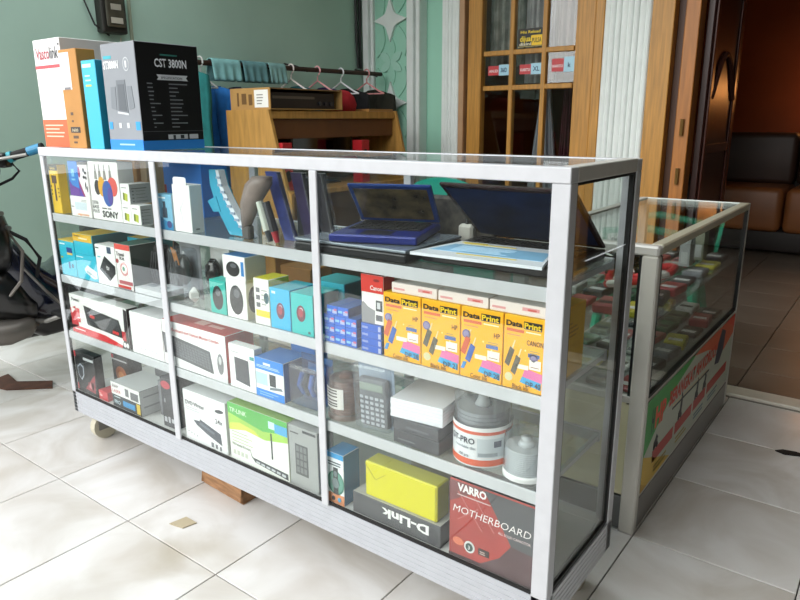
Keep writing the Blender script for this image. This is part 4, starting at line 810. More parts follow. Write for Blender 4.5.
def row_d():
    o = carton('hardware_box', 'black box with silver shield emblem and red facets', 'box', .030, .161, Y0, .03, ZD, .150, '121519', '1a1a1e', '20242a')
    pr(o, 'front', [(.10, .62), (.26, .72), (.42, .66), (.40, .44), (.26, .30), (.12, .42)], 'b4bcc6', 'printed_picture'); pr(o, 'front', [(.13, .60), (.26, .68), (.38, .63), (.37, .45), (.26, .35), (.15, .43)], '1a2230', 'printed_picture', 2); pr(o, 'front', [[(.4, .12), (.9, .08), (.95, .55)], [(.55, .3), (.8, .1), (.9, .35)]], 'a23a44', 'printed_picture'); pr(o, 'front', [[(.6, .2), (.75, .14), (.7, .34)]], 'd8868c', 'printed_picture', 2); pr(o, 'front', R(.45, .84, .95, .90), 'c6c9cc'); pr(o, 'front', [R(0, .86, .08, 1), R(0, .05, .06, .2)], 'c23a44')
    o = carton('hardware_box', 'dark box with glowing orange emblem at the back of the lowest shelf', 'box', .13, .235, .09, .05, ZD, .135, '2b2220', '1c1c1f', '3a3a40'); pr(o, 'front', E(.5, .5, .32, .22), 'b0602e', 'printed_picture'); pr(o, 'front', E(.5, .48, .16, .1), 'd08a4a', 'printed_picture', 2); pr(o, 'front', R(.02, .86, .9, .9), 'c0c0c0'); pr(o, 'front', R(0, .9, .12, 1), 'd03f4a')
    o = carton('card_box', 'small red box at the front of the lowest shelf', 'box', .165, .221, Y0+.001, .05, ZD, .034, 'd2424a', 'b0343c', 'c83a44'); pr(o, 'front', [R(.12, .4, .4, .6), R(.1, .66, .3, .75)], 'f0b8b8')
    o = carton('grey_carton', 'grey carton behind the ink toner box', 'box', .28, .44, .16, .1, ZD, .11, '85868a', '77787c', '8d8e92')
    o = carton('toner_box', 'black and blue toner box with white upper band and yellow badge', 'box', .255, .422, Y0, .12, ZD, .088, '202a33', 'dfe0e2', 'cfd0d2')
    pr(o, 'front', R(0, .5, 1, 1), 'ecebea'); tx(o, 'front', 'SHARP', .05, .80, .009, '5a2a2c', .035); tx(o, 'front', 'LASER', .05, .60, .010, 'c8424a', .048); pr(o, 'front', [R(.5, .6, .62, .9), R(.68, .55, .95, .85)], '6d6f74', 'printed_picture', 2); tx(o, 'front', 'PRO', .08, .14, .013, 'c9e0ea', .035); pr(o, 'front', [R(.38, .14, .80, .36)], '2f8ec8'); pr(o, 'front', [R(.86, .06, .98, .46)], 'd8b82c'); pr(o, 'front', bars(.08, .4, .35, 1, .1, .04), 'c0c8cc'); pr(o, 'right', [R(.1, .7, .7, .75), R(.1, .3, .6, .36)], 'b0b2b6')
    o = carton('hardware_box', 'dark grey box with white symbols left of the divider', 'box', .530, .598, Y0+.01, .10, ZD, .165, '33343a', '2a2b30', '3c3d44'); pr(o, 'front', [R(.1, .1, .3, .2), R(.4, .1, .55, .22), R(.65, .12, .9, .2)], 'b9babf'); pr(o, 'front', E(.4, .86, .35, .08), 'c04a56', layer=2); pr(o, 'front', R(.2, .5, .3, .58), '8a8b90')
    o = carton('grey_carton', 'mid grey carton standing behind the first divider', 'box', .45, .52, .06, .12, ZD, .12, '7a7b80')
    o = carton('drive_box', 'white optical drive box with dark tray picture', 'box', .659, .853, Y0, .05, ZD, .160, 'f1f1f3', 'c9cacd', 'e0e1e4')
    tx(o, 'front', 'DVD Writer', .06, .72, .013, '4a4b50', .088); pr(o, 'front', E(.86, .80, .10, .035, 18, .15), '30343c', 'printed_picture'); tx(o, 'front', '24x', .76, .55, .015, '50525a', .032); pr(o, 'front', [(.22, .44), (.38, .46), (.38, .5), (.86, .36), (.88, .14), (.52, .26), (.3, .36)], '3f4652', 'printed_picture'); pr(o, 'front', [(.36, .40), (.7, .30), (.72, .34), (.4, .45)], '646c78', 'printed_picture', 2); pr(o, 'front', bars(.06, .66, .4, 2, .04, .012), 'b4b6bc'); pr(o, 'front', [E(.08+.07*k, .17-.012*k, .012, .012, 8) for k in range(4)]+[R(.62, .04, .68, .13), R(.72, .04, .77, .12), R(.82, .03, .86, .11)], '6d7078')
    o = carton('router_box', 'white and lime green router box with black antenna router picture', 'box', .867, 1.104, Y0, .05, ZD, .172, 'f2f4ee', 'd0d8c0', '8ab84a')
    pr(o, 'front', [(0, .52), (.3, .60), (.62, .56), (1, .66), (1, 1), (0, 1)], mat('a8d455', .45, 0, .15, 9), layer=1); pr(o, 'front', [(0, .82), (.3, .76), (.6, .70), (1, .80), (1, 1), (0, 1)], mat('57b84e', .45, 0, .12, 9), layer=2); pr(o, 'front', [(.02, .52), (.3, .60), (.55, .575), (.45, .66), (.2, .70), (.02, .64)], 'd6da5a', layer=2)
    tx(o, 'front', 'TP-LINK', .04, .85, .013, 'e4f4dc', .07, layer=4); pr(o, 'front', [R(.70, .80, .80, .92)], 'cfeaf4', layer=3); pr(o, 'front', [R(.80, .76, 1.0, .91)], '4aa8dc', layer=3); pr(o, 'front', bars(.05, .50, .42, 4, .055, .014), 'b8c09a'); tx(o, 'front', 'Wireless Router', .04, .26, .009, '8a9080', .08); pr(o, 'front', [R(.05+.07*k, .10, .10+.07*k, .18) for k in range(4)], 'c6cabc')
    pr(o, 'front', [(.36, .26), (.39, .17), (.98, .13), (.98, .03), (.44, .10), (.38, .17)], '3a3f46', 'printed_picture', 2); pr(o, 'front', [R(.725, .28, .745, .72)], '2c3036', 'printed_picture', 3); pr(o, 'front', [[(.46+.085*k, .135-.006*k), (.52+.085*k, .130-.006*k), (.52+.085*k, .105-.009*k), (.46+.085*k, .11-.009*k)] for k in range(6)], 'c9cdd2', 'printed_picture', 4)
    o = carton('speaker_box', 'grey box with dark grille phone picture beside the router box', 'box', 1.108, 1.210, Y0, .06, ZD, .172, 'a3a5a5', '8b8d8e', 'b0b2b2'); pr(o, 'front', R(.22, .22, .66, .72), '55585a', 'printed_picture'); pr(o, 'front', [R(.26+.13*(k % 3), .26+.115*(k//3), .36+.13*(k % 3), .35+.115*(k//3)) for k in range(12)], '777a7c', 'printed_picture', 2); pr(o, 'front', bars(.06, .88, .4, 1, .1, .02), '5a5c5e'); pr(o, 'front', R(.5, .93, .95, .97), '4a4c50')
    # bay 3
    o = carton('watch_box', 'blue and white box with green round watch picture', 'box', 1.241, 1.296, Y0, .06, ZD, .138, 'eef2f4', '2f7fae', '2a8cc4')
    pr(o, 'front', R(0, .90, 1, 1), '2a9ad8'); pr(o, 'front', R(0, 0, 1, .2), 'd88a5a'); pr(o, 'front', E(.52, .42, .50, .24, 24), '3f7f6e', 'printed_picture'); pr(o, 'front', E(.52, .42, .44, .20, 24), '5f9a88', 'printed_picture', 2); pr(o, 'front', [[(.38, .2), (.68, .2), (.66, .72), (.40, .72)]], '2a3336', 'printed_picture', 3); pr(o, 'front', [E(.52, .42, .22, .10, 16), E(.53, .6, .1, .06)], '6d7e80', 'printed_picture', 4); pr(o, 'front', bars(.08, .80, .9, 2, .05, .025), '4a5a66'); pr(o, 'front', [E(.36, .1, .1, .045, 10)], '3a3030', layer=4); pr(o, 'front', [E(.72, .1, .1, .045, 10)], '3f9ac8', layer=4); pr(o, 'right', [R(.1, .1, .9, .3)], '3f8cba')
    o = carton('network_box', 'dark grey box lying upside down with white lettering under the yellow box', 'box', 1.324, 1.580, Y0, .12, ZD, .056, '4b4c50', '3c3d41', 'b9b8b4'); tx(o, 'front', 'D-Link', .88, .80, .022, 'f2f2f0', .135, bold=.04, rot=math.pi); pr(o, 'front', E(.92, .42, .06, .36, 14), '3a3b40', 'printed_picture')
    o = carton('yellow_carton', 'bright yellow wrapped box on the dark grey lying box', 'box', 1.360, 1.566, Y0+.006, .05, ZD+.0565, .090, 'd8d010', 'b8b01c', 'c9c44a', bev=.003); pr(o, 'front', [[(.0, .92), (.005, .94), (.15, .56), (.145, .54)], [(.15, .54), (.3, .80), (.305, .79), (.155, .53)]], 'a8a00a', 'wrap_fold'); pr(o, 'front', R(.975, 0, .982, .96), 'a8a00a', 'wrap_fold')
    carton('clear_tray', 'pale greyish carton behind the yellow wrapped box', 'box', 1.40, 1.574, .145, .05, ZD, .160, '9a9488')
    o = carton('mainboard_box', 'red and dark grey mainboard box with white lettering', 'box', 1.603, 1.803, Y0, .07, ZD, .188, mat('b8443e', .4, 0, .35, 7), '4a4a4e', '3a3438')
    pr(o, 'front', [(.42, .98), (1, .98), (1, .40), (.75, .42)], mat('55565a', .4, 0, .15, 7)); pr(o, 'front', [(0, .0), (0, .04), (.4, .05), (.62, .22), (.75, .42), (1, .40), (1, 0)], mat('5c4448', .4, 0, .35, 9)); pr(o, 'front', [(.0, .70), (.42, .98), (0, .98)], mat('7a4446', .4, 0, .2, 9)); pr(o, 'front', [[(.10, .86), (.115, .86), (.42, .46), (.40, .46)], [(.30, .86), (.315, .86), (.56, .50), (.54, .50)], [(.1, .5), (.115, .5), (.36, .72), (.35, .73)]], 'c06a66', 'printed_line', 2)
    tx(o, 'front', 'VARRO', .10, .875, .017, 'f2eeee', .070, bold=.04); pr(o, 'front', R(.10, .82, .5, .83), 'd8c0c0', layer=3); tx(o, 'front', 'MOTHERBOARD', .05, .60, .017, 'f4eeee', .184, bold=-.004, shear=.2, layer=4); tx(o, 'front', 'ALL SOLID CAPACITOR', .60, .52, .006, 'e0c8c8', .074, layer=4); pr(o, 'front', E(.26, .20, .065, .075, 18), 'd9dcdc', 'printed_picture', 3); pr(o, 'front', E(.26, .20, .045, .052, 16), '2f4a48', 'printed_picture', 4); tx(o, 'front', '3', .26, .175, .009, 'e8ecec', align=.5, layer=6); pr(o, 'front', R(.37, .16, .50, .24), '3a2c2c', layer=3); pr(o, 'front', bars(.39, .2, .48, 2, .025, .01), 'd0b8b0', layer=4); pr(o, 'front', E(.12, .22, .07, .05), 'd8785a', layer=2)
row_d()

# ---- boxes on top of the cabinet
def top_boxes():
    z = H
    o = carton('cable_carton', 'tall white carton with red stripe and orange foot on the cabinet corner', 'box', -.048, .120, .052, .26, z, .333, 'f2f1ef', 'c9c8c4', 'd9d8d4')
    pr(o, 'front', R(0, 0, 1, .26), 'e0622e'); pr(o, 'front', R(0, .735, 1, .765), 'd8434a'); tx(o, 'front', 'Vasco', .08, .82, .036, 'b02a3c', .085, bold=.012); tx(o, 'front', 'link', .60, .82, .036, '2a2a2e', .054, bold=.012); pr(o, 'front', bars(.08, .20, .85, 4, .035, .012), 'f4c8b0', layer=2)
    tx(o, 'front', 'TM', .90, .93, .008, '6a6a6a', .014)
    o = carton('brown_carton', 'slim brown carton with white label between white and cyan boxes', 'box', .160, .262, .024, .06, z, .290, CARD, 'a87838', 'b98642', bev=.0015)
    b = pr(o, 'front', R(.03, .60, .58, .97), 'ebe9e6', 'label'); pr(o, 'front', [R(.1+.09*k, .66, .13+.09*k, .92) for k in range(5)], 'b4b4b8', 'printed_line', 2); pr(o, 'front', R(.14, .60, .5, .625), '77777c', 'printed_line', 2); pr(o, 'front', R(.2, .16, .75, .22), '2a2420'); tx(o, 'front', '1600', .3, .172, .009, 'd8c8a8', .035, layer=3); pr(o, 'front', [R(.3, .34, .45, .37), R(.32, .27, .42, .29), R(.3, .10, .6, .13), R(.3, .05, .5, .07)], '5a4028')
    o = carton('gadget_box', 'slim bright cyan box on top of the cabinet', 'box', .292, .368, .020, .09, z, .252, '2fb4d2', '1f86a4', '58c4dc'); pr(o, 'front', R(.08, .92, .7, .96), 'cdeef6'); pr(o, 'front', bars(.2, .82, .7, 2, .05, .016), 'bfe8f0'); pr(o, 'front', R(.2, .71, .6, .73), 'd8d060')
    o = carton('speaker_carton', 'big grey and black speaker carton with blue foot band on the cabinet', 'box', .395, .563, .026, .205, z, .290, mat('8d9298', .4, 0, .15, 4), '0a0b0d', '22252a', '6d7278')
    pr(o, 'front', R(0, 0, 1, .10), '1a8ae8'); pr(o, 'right', R(0, 0, 1, .09), '1a78c4'); pr(o, 'front', R(.06, .86, .3, .89), '2aa8b8'); tx(o, 'front', 'ST3800N', .05, .77, .020, 'eceef0', .075, bold=.03)
    pr(o, 'front', [(.36, .36), (.66, .34), (.64, .66), (.38, .66)], '6a7076', 'printed_picture', 2); pr(o, 'front', [(.40, .38), (.62, .37), (.60, .62), (.42, .62)], '555b61', 'printed_picture', 3); pr(o, 'front', [(.16, .40), (.32, .38), (.34, .60), (.2, .6)], '767c82', 'printed_picture', 2); pr(o, 'front', [(.70, .38), (.86, .40), (.82, .60), (.68, .6)], '767c82', 'printed_picture', 2); pr(o, 'front', [(.34, .35), (.68, .33), (.67, .35), (.35, .37)], 'c8ccd0', 'printed_picture', 3)
    pr(o, 'front', [E(.72, .80, .09, .065, 18)], 'b9bdc1', 'printed_picture'); pr(o, 'front', [E(.72, .80, .075, .054, 18)], '8d9298', 'printed_picture', 2); pr(o, 'front', R(.70, .77, .74, .83), 'd8dadc', layer=3)
    pr(o, 'front', [R(.04, .20, .14, .27), R(.84, .19, .97, .27)], '2a9ae0', layer=2); pr(o, 'front', [R(.34, .21, .42, .26), R(.58, .21, .66, .26)], 'c9cdd0', layer=2); pr(o, 'front', R(.3, .045, .75, .06), 'a8d4f4', layer=2)
    tx(o, 'right', 'CST 3800N', .28, .78, .022, 'dfe2e4', .105, bold=.02); pr(o, 'right', R(.38, .885, .65, .90), '2f6f66'); pr(o, 'right', [(.30, .66), (.80, .66), (.77, .685), (.80, .71), (.30, .71), (.33, .685)], 'c6c9cb'); tx(o, 'right', 'SPECIFICATION', .36, .672, .006, '2a2c2e', .07, layer=4)
    for k in range(12): pr(o, 'right', [R(.14+.005*k, .62-.037*k, .22+.02*rnd.random()+.1*(k in (5, 8, 10)), .63-.037*k), R(.48, .62-.037*k, .56+.22*rnd.random(), .63-.037*k)], '7d8184', 'printed_line')
    pr(o, 'right', R(.02, .175, 1, .18), '55595c', layer=2); pr(o, 'right', R(.40, .10, .90, .145), 'b9bcbe'); pr(o, 'right', [R(.48, .10, .52, .14), R(.60, .105, .66, .14), R(.72, .10, .75, .145)], '2a2c2e', layer=2)
top_boxes()

# ================================================================== FLOOR BITS, CLUTTER IN THE LOWER COUNTER
def floor_bits():
    t = thing('wood_block', 'rough brown timber block wedged under the display cabinet', 'wood block', (.725, .115, 0), math.radians(-3))
    b = B(); b.box(-.105, .105, -.045, .045, 0, .068, .006, 0, 2)
    for v in b.bm.verts: v.co += Vector((rnd.uniform(-.004, .004), rnd.uniform(-.004, .004), 0))
    b.done('block', mat('a67c58', .9, 0, .4, 16, .6, (1, 6, 6)), t)
    b = B(); b.box(-.09, .03, -.04, .04, .068, .1145, .004)
    for v in b.bm.verts: v.co += Vector((rnd.uniform(-.006, .004), rnd.uniform(-.004, .004), 0))
    b.done('shim', mat('ad8560', .9, 0, .4, 18, .6, (1, 6, 6)), t)
    b = B(); b.prism([(0, 0), (.03, -.012), (.065, .0), (.10, .018), (.06, .03), (.02, .022)], (2.055, 1.40, .0003), (1, 0, 0), (0, 1, 0), (0, 0, 1), 0, .004); tag(b.done('dry_leaf', mat('1c1512', .8)), 'small dark dry leaf on the floor before the sill', 'leaf')
    b = B(); b.prism([(0, 0), (.16, .03), (.30, .16), (.22, .20), (.10, .10), (-.03, .12)], (-.86, .02, .0003), (1, 0, 0), (0, 1, 0), (0, 0, 1), 0, .006); tag(b.done('wood_scrap', mat('5a3a2a', .85, 0, .4, 20)), 'broken brown scrap lying on the floor under the motorbike', 'scrap')
    b = B(); b.prism([(0, 0), (.05, .01), (.06, .05), (.01, .05)], (.735, -.125, .0003), (1, 0, 0), (0, 1, 0), (0, 0, 1), 0, .003); tag(b.done('dry_leaf', mat('b5a88c', .8)), 'tiny beige leaf on the white tiles in front of the cabinet', 'leaf')
floor_bits()
def counter_goods():
    zs = .6061; zf = .3951
    cols = ['a83a3c', 'd8d8d4', '2a2c30', '6a6f58', 'c9c23a', '3a6a4a', '8a8f94', 'b8565a', '23262c', '9aa39a']
    names = ['red', 'white', 'black', 'olive', 'yellow', 'green', 'grey', 'rose', 'charcoal', 'pale grey']
    k = 0
    for zz, lvl in ((zs, 'glass shelf'), (zf, 'floor')):
        for i in range(7):
            for j in range(4):
                x = 1.497+.085*j+rnd.uniform(-.004, .004); y = .72+.148*i+rnd.uniform(-.008, .008)
                c = cols[(k*7+3) % 10]; n = names[(k*7+3) % 10]; h = rnd.uniform(.010, .028)
                o = carton('cable_pack', '%s packet on the lower counter %s, %s row, %s column' % (n, lvl, ['nearest', 'second', 'third', 'fourth', 'fifth', 'sixth', 'farthest'][i], ['left', 'middle left', 'middle right', 'right'][j]), 'packet', x-.032, x+.032, y-.052, .104, zz, h, mat(c, .4, 0, .4, 25), rotz=rnd.uniform(-.12, .12), group='packets in the lower counter', bev=.004)
                pr(o, 'top', [R(.15, .2, .85, .45)], 'dedede' if k % 2 else '1f2226'); k += 1
    t = thing('cable_coil', 'red and white striped cable coil on the counter shelf', 'cable', (1.69, .82, zs+.030))
    for q in range(6):
        a = q*1.05; b = B(); pts = [(.06*math.cos(a+s*.45)*(1+.1*q), .10*math.sin(a+s*.45)+.02*q, .012+.008*q+.01*math.sin(s+q)) for s in range(7)]
        b.tube(pts, .011, 8); b.done('strap', mat('c22f33' if q % 2 else 'e6e2dc', .4), t)
    t = thing('black_headset', 'tangled black headset cables at the back of the counter shelf', 'headset', (1.58, 1.06, zs+.030))
    for q in range(5):
        b = B(); b.tube([(.05*math.cos(s*.8+q), .05*math.sin(s*.8+q*2), .012+.02*q+.008*math.sin(2*s)) for s in range(9)], .008, 6); b.done('cable_loop', mat('121316', .45), t)
    for x, y, h, c, lab in ((1.70, 1.28, .10, 'a9aeac', 'pale grey upright stick box in the lower counter'), (1.71, 1.42, .11, '8f9480', 'olive grey upright stick box in the lower counter')):
        o = carton('stick_box', lab, 'box', x, x+.035, y, .06, zs+.030, h, c); pr(o, 'front', R(.2, .1, .8, .5), 'c9cdca')
counter_goods()

# ================================================================== BACKGROUND THINGS
def plastic_chair(label, loc, rz, c, hgt=.86):
    t = thing('plastic_chair', label, 'chair', loc, rz, 'green plastic chairs'); m = mat(c, .35)
    b = B(); b.box(-.22, .22, -.22, .2, .41, .435, .01, 0, 2); b.done('seat', m, t)
    for sx in (-1, 1):
        b = B(); b.tube([(sx*.2, -.19, .42), (sx*.24, -.24, 0)], [.026, .02], 8); b.done('leg', m, t); b = B(); b.tube([(sx*.19, .18, .42), (sx*.23, .26, 0)], [.026, .02], 8); b.done('leg', m, t)
        b = B(); b.tube([(sx*.2, .18, .43), (sx*.24, .2, .62), (sx*.25, -.02, .65), (sx*.25, -.2, .63), (sx*.22, -.2, .43)], .018, 8); b.done('arm', m, t)
    b = B(); P = []
    for k in range(13):
        a = math.pi*k/12; P.append((.21*math.cos(a), hgt-.12+.12*math.sin(a)))
    P = [(-.19, .46)]+[(.19, .46)]+P
    b.prism(P, (0, .19, 0), (1, 0, 0), (0, .12, 1), (0, 1, -.12), 0, .015); b.done('backrest', m, t)
    return t
plastic_chair('teal plastic chair standing behind the long display cabinet', (1.02, 1.2, 0), math.radians(175), '1f9a86', .93)
plastic_chair('teal plastic chair beyond the far end of the lower counter', (1.36, 2.2, 0), math.radians(-80), '2aa884', .72)

def desk():
    d = thing('writing_desk', 'honey wood desk with slanted side panels against the green wall', 'desk', (0, 0, 0))
    side = [(-1.02, 0), (-.50, 0), (-.50, .72), (-.53, .74), (-.595, .96), (-.655, 1.185), (-1.02, 1.185)]
    for y in (1.60, 2.775):
        b = B(); b.prism(side, (0, y, 0), (1, 0, 0), (0, 0, 1), (0, 1, 0), 0, .02); b.done('side_panel', WOODY, d)
    def p(n, x0, x1, z0, z1, m=WOODY, y0=1.621, y1=2.774):
        b = B(); b.box(x0, x1, y0, y1, z0, z1, .002); return b.done(n, m, d)
    p('top_board', -1.015, -.66, 1.135, 1.18); p('desk_top', -1.015, -.51, .70, .73); p('back_panel', -1.015, -1.0, .2, 1.13, mat('8a5a2c', .55, 0, .2, 5)); p('hanging_rail', -.70, -.68, 1.02, 1.133, mat('6a4220', .5, 0, .25, 6))
    b = B(); b.bm.free()
    # open carton with a black amplifier inside, standing on the desk
    t = thing('open_carton', 'brown cardboard carton with white label, open at the front, on the desk', 'box', (-.82, 1.615, 1.1855))
    for nm, q in (('side_wall', (-.17, .17, -.0, .006, .0, .12)), ('side_wall', (-.17, .17, .60, .606, .0, .12)), ('top_wall', (-.17, .17, .0065, .5995, .113, .119)), ('bottom_wall', (-.17, .17, .0065, .5995, .0005, .006)), ('back_wall', (-.17, -.164, .0065, .5995, .0065, .1125))):
        b = B(); b.box(*q); b.done(nm, mat('b0874c', .75, 0, .12, 14) if nm != 'top_wall' else mat('8f6c40', .75), t)
    b = B(); b.box(.04, .155, -.0012, -.0002, .012, .108); b.done('label', mat('e6e4de', .5), t)
    b = B()
    for k in range(4): b.box(.06, .10+.02*rnd.random(), -.0018, -.0013, .03+.016*k, .036+.016*k)
    b.done('printed_line', mat('8a8680', .5), t)
    b = B(); b.box(-.11, -.095, -.001, -.0002, .02, .095); b.box(-.07, -.03, -.001, -.0002, .03, .09); b.box(-.01, .02, -.001, -.0002, .025, .085); b.done('printed_mark', mat('6a4a22', .6), t)
    a = thing('amplifier', 'black amplifier with grey slot inside the open carton', 'amplifier', (-.81, 1.64, 1.1925))
    b = B(); b.box(-.14, .13, 0, .54, 0, .092, .003); b.done('body', mat('121214', .4), a)
    b = B(); b.box(.13, .132, .02, .36, .055, .07); b.done('tray_slot', mat('5a5348', .4), a)
    for k in range(3): b = B(); b.tube([(.13, .40+.05*k, .03), (.145, .40+.05*k, .03)], .012, 12); b.done('knob', mat('2e2e32', .4), a)
    for y, lab in ((1.625, 'left'), (2.32, 'right')):
        o = carton('red_speaker', 'red boxed speaker at the %s end under the desk shelf' % lab, 'speaker', -.66, -.58, y, .075, .7305, .27, 'b8222a'); pr(o, 'right', [E(.5, .3, .35, .12), E(.5, .7, .25, .09)], '1a1a1c', 'speaker_cone')
    m = thing('monitor', 'black monitor on the desk between the red speakers', 'monitor', (-.82, 2.17, .7305))
    b = B(); b.box(0, .04, -.29, .29, .06, .33, .006); b.done('case', mat('141416', .4), m); b = B(); b.box(.04, .042, -.27, .27, .08, .315); b.done('screen', mat('06070a', .1), m); b = B(); b.box(-.06, .10, -.1, .1, 0, .012, .004); b.done('foot', mat('141416', .4), m); b = B(); b.box(.0, .03, -.03, .03, .012, .06); b.done('neck', mat('141416', .4), m)
    b = B(); b.loft([[(-.10*r*math.cos(k*math.pi/8)-.80+.015*math.sin(3*k), 2.37+.11*r*math.sin(k*math.pi/8), 1.1805+z) for k in range(16)] for r, z in ((.9, 0), (1.0, .04), (.85, .09), (.5, .125), (.15, .135))]); tag(b.done('red_cloth', mat('b3202a', .8, 0, .25, 12), smooth=True), 'crumpled red cloth lying on the desk shelf beside the carton', 'cloth')
    o = carton('wood_case', 'flat pale wooden case on the right end of the desk shelf', 'case', -.80, -.66, 2.50, .26, 1.1805, .016, 'a97b45'); o.location.x = -.665-.07; pr(o, 'top', R(.55, .4, .75, .7), '2a2018')
desk()

def clothes():
    t = thing('clothes_rail', 'long dark pole carrying hangers along the green wall', 'rail', (-1.22, 0, 0))
    b = B(); b.tube([(0, 1.35, 1.462), (0, 2.4, 1.47), (0, YW-.12, 1.478)], .016, 10); b.done('pole', mat('3c2418', .6, 0, .3, 10), t)
    for y in (1.42, 2.5, 3.28): b = B(); b.tube([(0, y, 1.46), (-.12, y, 1.50), (-.229, y, 1.52)], .008, 6); b.done('bracket', mat('2a2a2a', .5), t)
    def hanger(label, y, c, w=.34, dz=0):
        h = thing('hanger', label, 'hanger', (-1.22, y, 1.40+dz)); m = mat(c, .4)
        pts = [(.0, 0, 0), (0, 0, .028)]+[(.028*math.sin(a), 0, .068-.030*math.cos(a)) for a in [math.radians(20+k*26) for k in range(9)]]
        b = B(); b.tube(pts, .0055, 8); b.done('hook', m, h)
        b = B(); b.tube([(-w/2, 0, -.085), (-w*.36, 0, -.066), (0, 0, 0), (w*.36, 0, -.066), (w/2, 0, -.085)], .0065, 8); b.done('arm', m, h)
        b = B(); b.tube([(-w/2, 0, -.085), (w/2, 0, -.085)], .005, 8); b.done('bar', m, h)
        return h
    hanger('white hanger above the brown carton', 2.34, 'e8ded8'); hanger('pink hanger in the middle of the rail', 2.60, 'e6a6a8'); hanger('white plastic hanger third from the pilaster corner', 2.85, 'e8e6ea'); hanger('pink hanger next to the carved pilaster', 3.15, 'e79a9a', dz=.008)
    hanger('thin wire hanger at the near end of the rail', 1.59, 'c9c9c4', .3)
    def cloth(name, label, y, z0, w, c, top=1.345, x=-1.235, th=.03, sl=.05, cat='clothing'):
        def f(u, v):
            a = (u-.5)*w; z = top-sl*abs(u-.5)*2-(top-sl-z0)*(1-v)
            z = z0+(top-sl*(abs(u-.5)*2)**1.5-z0)*v
            return Vector((x+a*(1+.06*math.sin(9*v)), y+.018*math.sin(u*13+v*2)+.01*math.sin(u*27), z))
        b = B(); b.sheet(f, 22, 10, th); return tag(b.done(name, mat(c, .9, 0, .25, 14), smooth=True), label, cat)
    cloth('shirt', 'royal blue shirt hanging beside the brown carton', 1.72, .72, .36, '1f6ab0', 1.335)
    cloth('shirt', 'navy blue garment hanging behind the royal blue shirt', 1.88, .70, .36, '16284a', 1.335)
    cloth('shirt', 'teal garment hanging at the rail end behind the speaker carton', 1.50, .72, .36, '1a6e6c', 1.43)
    cloth('shirt', 'dark teal shirt under the white hanger', 2.43, .75, .36, '1f5f68', 1.36); cloth('shirt', 'purple shirt under the pink middle hanger', 2.70, .75, .36, '2c2350', 1.36); cloth('shirt', 'black shirt near the carved pilaster', 2.95, .75, .36, '141418', 1.36); cloth('shirt', 'dark olive shirt in the wall corner', 3.27, .75, .36, '2a2a20', 1.36)
    def towel(label, y0, y1, zb, c):
        def f(u, v):
            s = (v-.5)*2; y = y0+(y1-y0)*u
            if abs(s) < .25: a = s/.25*math.pi/2; return Vector((-1.22+.028*math.sin(a), y, 1.468+.028*math.cos(a)))
            k = (abs(s)-.25)/.75; sg = 1 if s > 0 else -1
            return Vector((-1.22+sg*(.028+.012*k+.008*math.sin(u*22)*k), y, 1.468-k*(1.468-zb)))
        b = B(); b.sheet(f, 26, 16, .004); tag(b.done('towel', mat(c, .95, 0, .2, 18), smooth=True), label, 'towel')
    towel('pale aqua towel folded over the rail, nearest one', 1.66, 1.88, 1.365, '8cc4c4'); towel('aqua checked cloth folded over the rail, middle one', 1.90, 2.10, 1.365, '6a9a9e'); towel('grey aqua cloth folded over the rail by the white hanger', 2.12, 2.27, 1.365, '86b2b0')
clothes()
def wall_fixture():
    t = thing('electric_meter', 'small dark electric meter box with cables high on the green wall', 'meter', (XW, 1.165, 1.60))
    b = B(); b.box(.0, .07, -.075, .075, 0, .22, .01, 0, 2); b.done('case', mat('26241f', .5), t)
    b = B(); b.box(.0705, .09, -.055, .055, .03, .19, .012, 0, 2); b.done('cover', mat('4a463c', .2, 0, .3, 20), t)
    b = B(); b.box(.091, .094, -.035, .035, .05, .08); b.done('dial', mat('b9b4a6', .4), t); b = B(); b.box(.091, .094, -.03, .03, .12, .15); b.done('name_plate', mat('a9a496', .4), t)
    b = B(); b.tube([(.02, -.09, .26), (.02, -.14, .16), (.03, -.10, .04), (.03, -.02, -.01)], .005, 6); b.done('cable', mat('1c1c1a', .6), t)
    b = B(); b.tube([(.012, .13, -.06), (.012, .135, .9)], .010, 8); b.done('conduit', mat('9aa28c', .5), t)
    b = B(); b.tube([(.012, .06, -.015), (.012, .05, -.10), (.012, .10, -.12)], .004, 6); b.done('cable', mat('cfc8b4', .6), t)
    t = thing('wall_cable', 'black cables running down the wall corner beside the pilaster', 'cable', (XW, 0, 0))
    for k in range(2): b = B(); b.tube([(.015, 3.28+.05*k, 2.88), (.015, 3.285+.05*k, 2.2), (.016, 3.29+.04*k, 1.75), (.02, 3.30+.03*k, 1.53)], .011, 6); b.done('cable', mat('141412', .6), t)
wall_fixture()

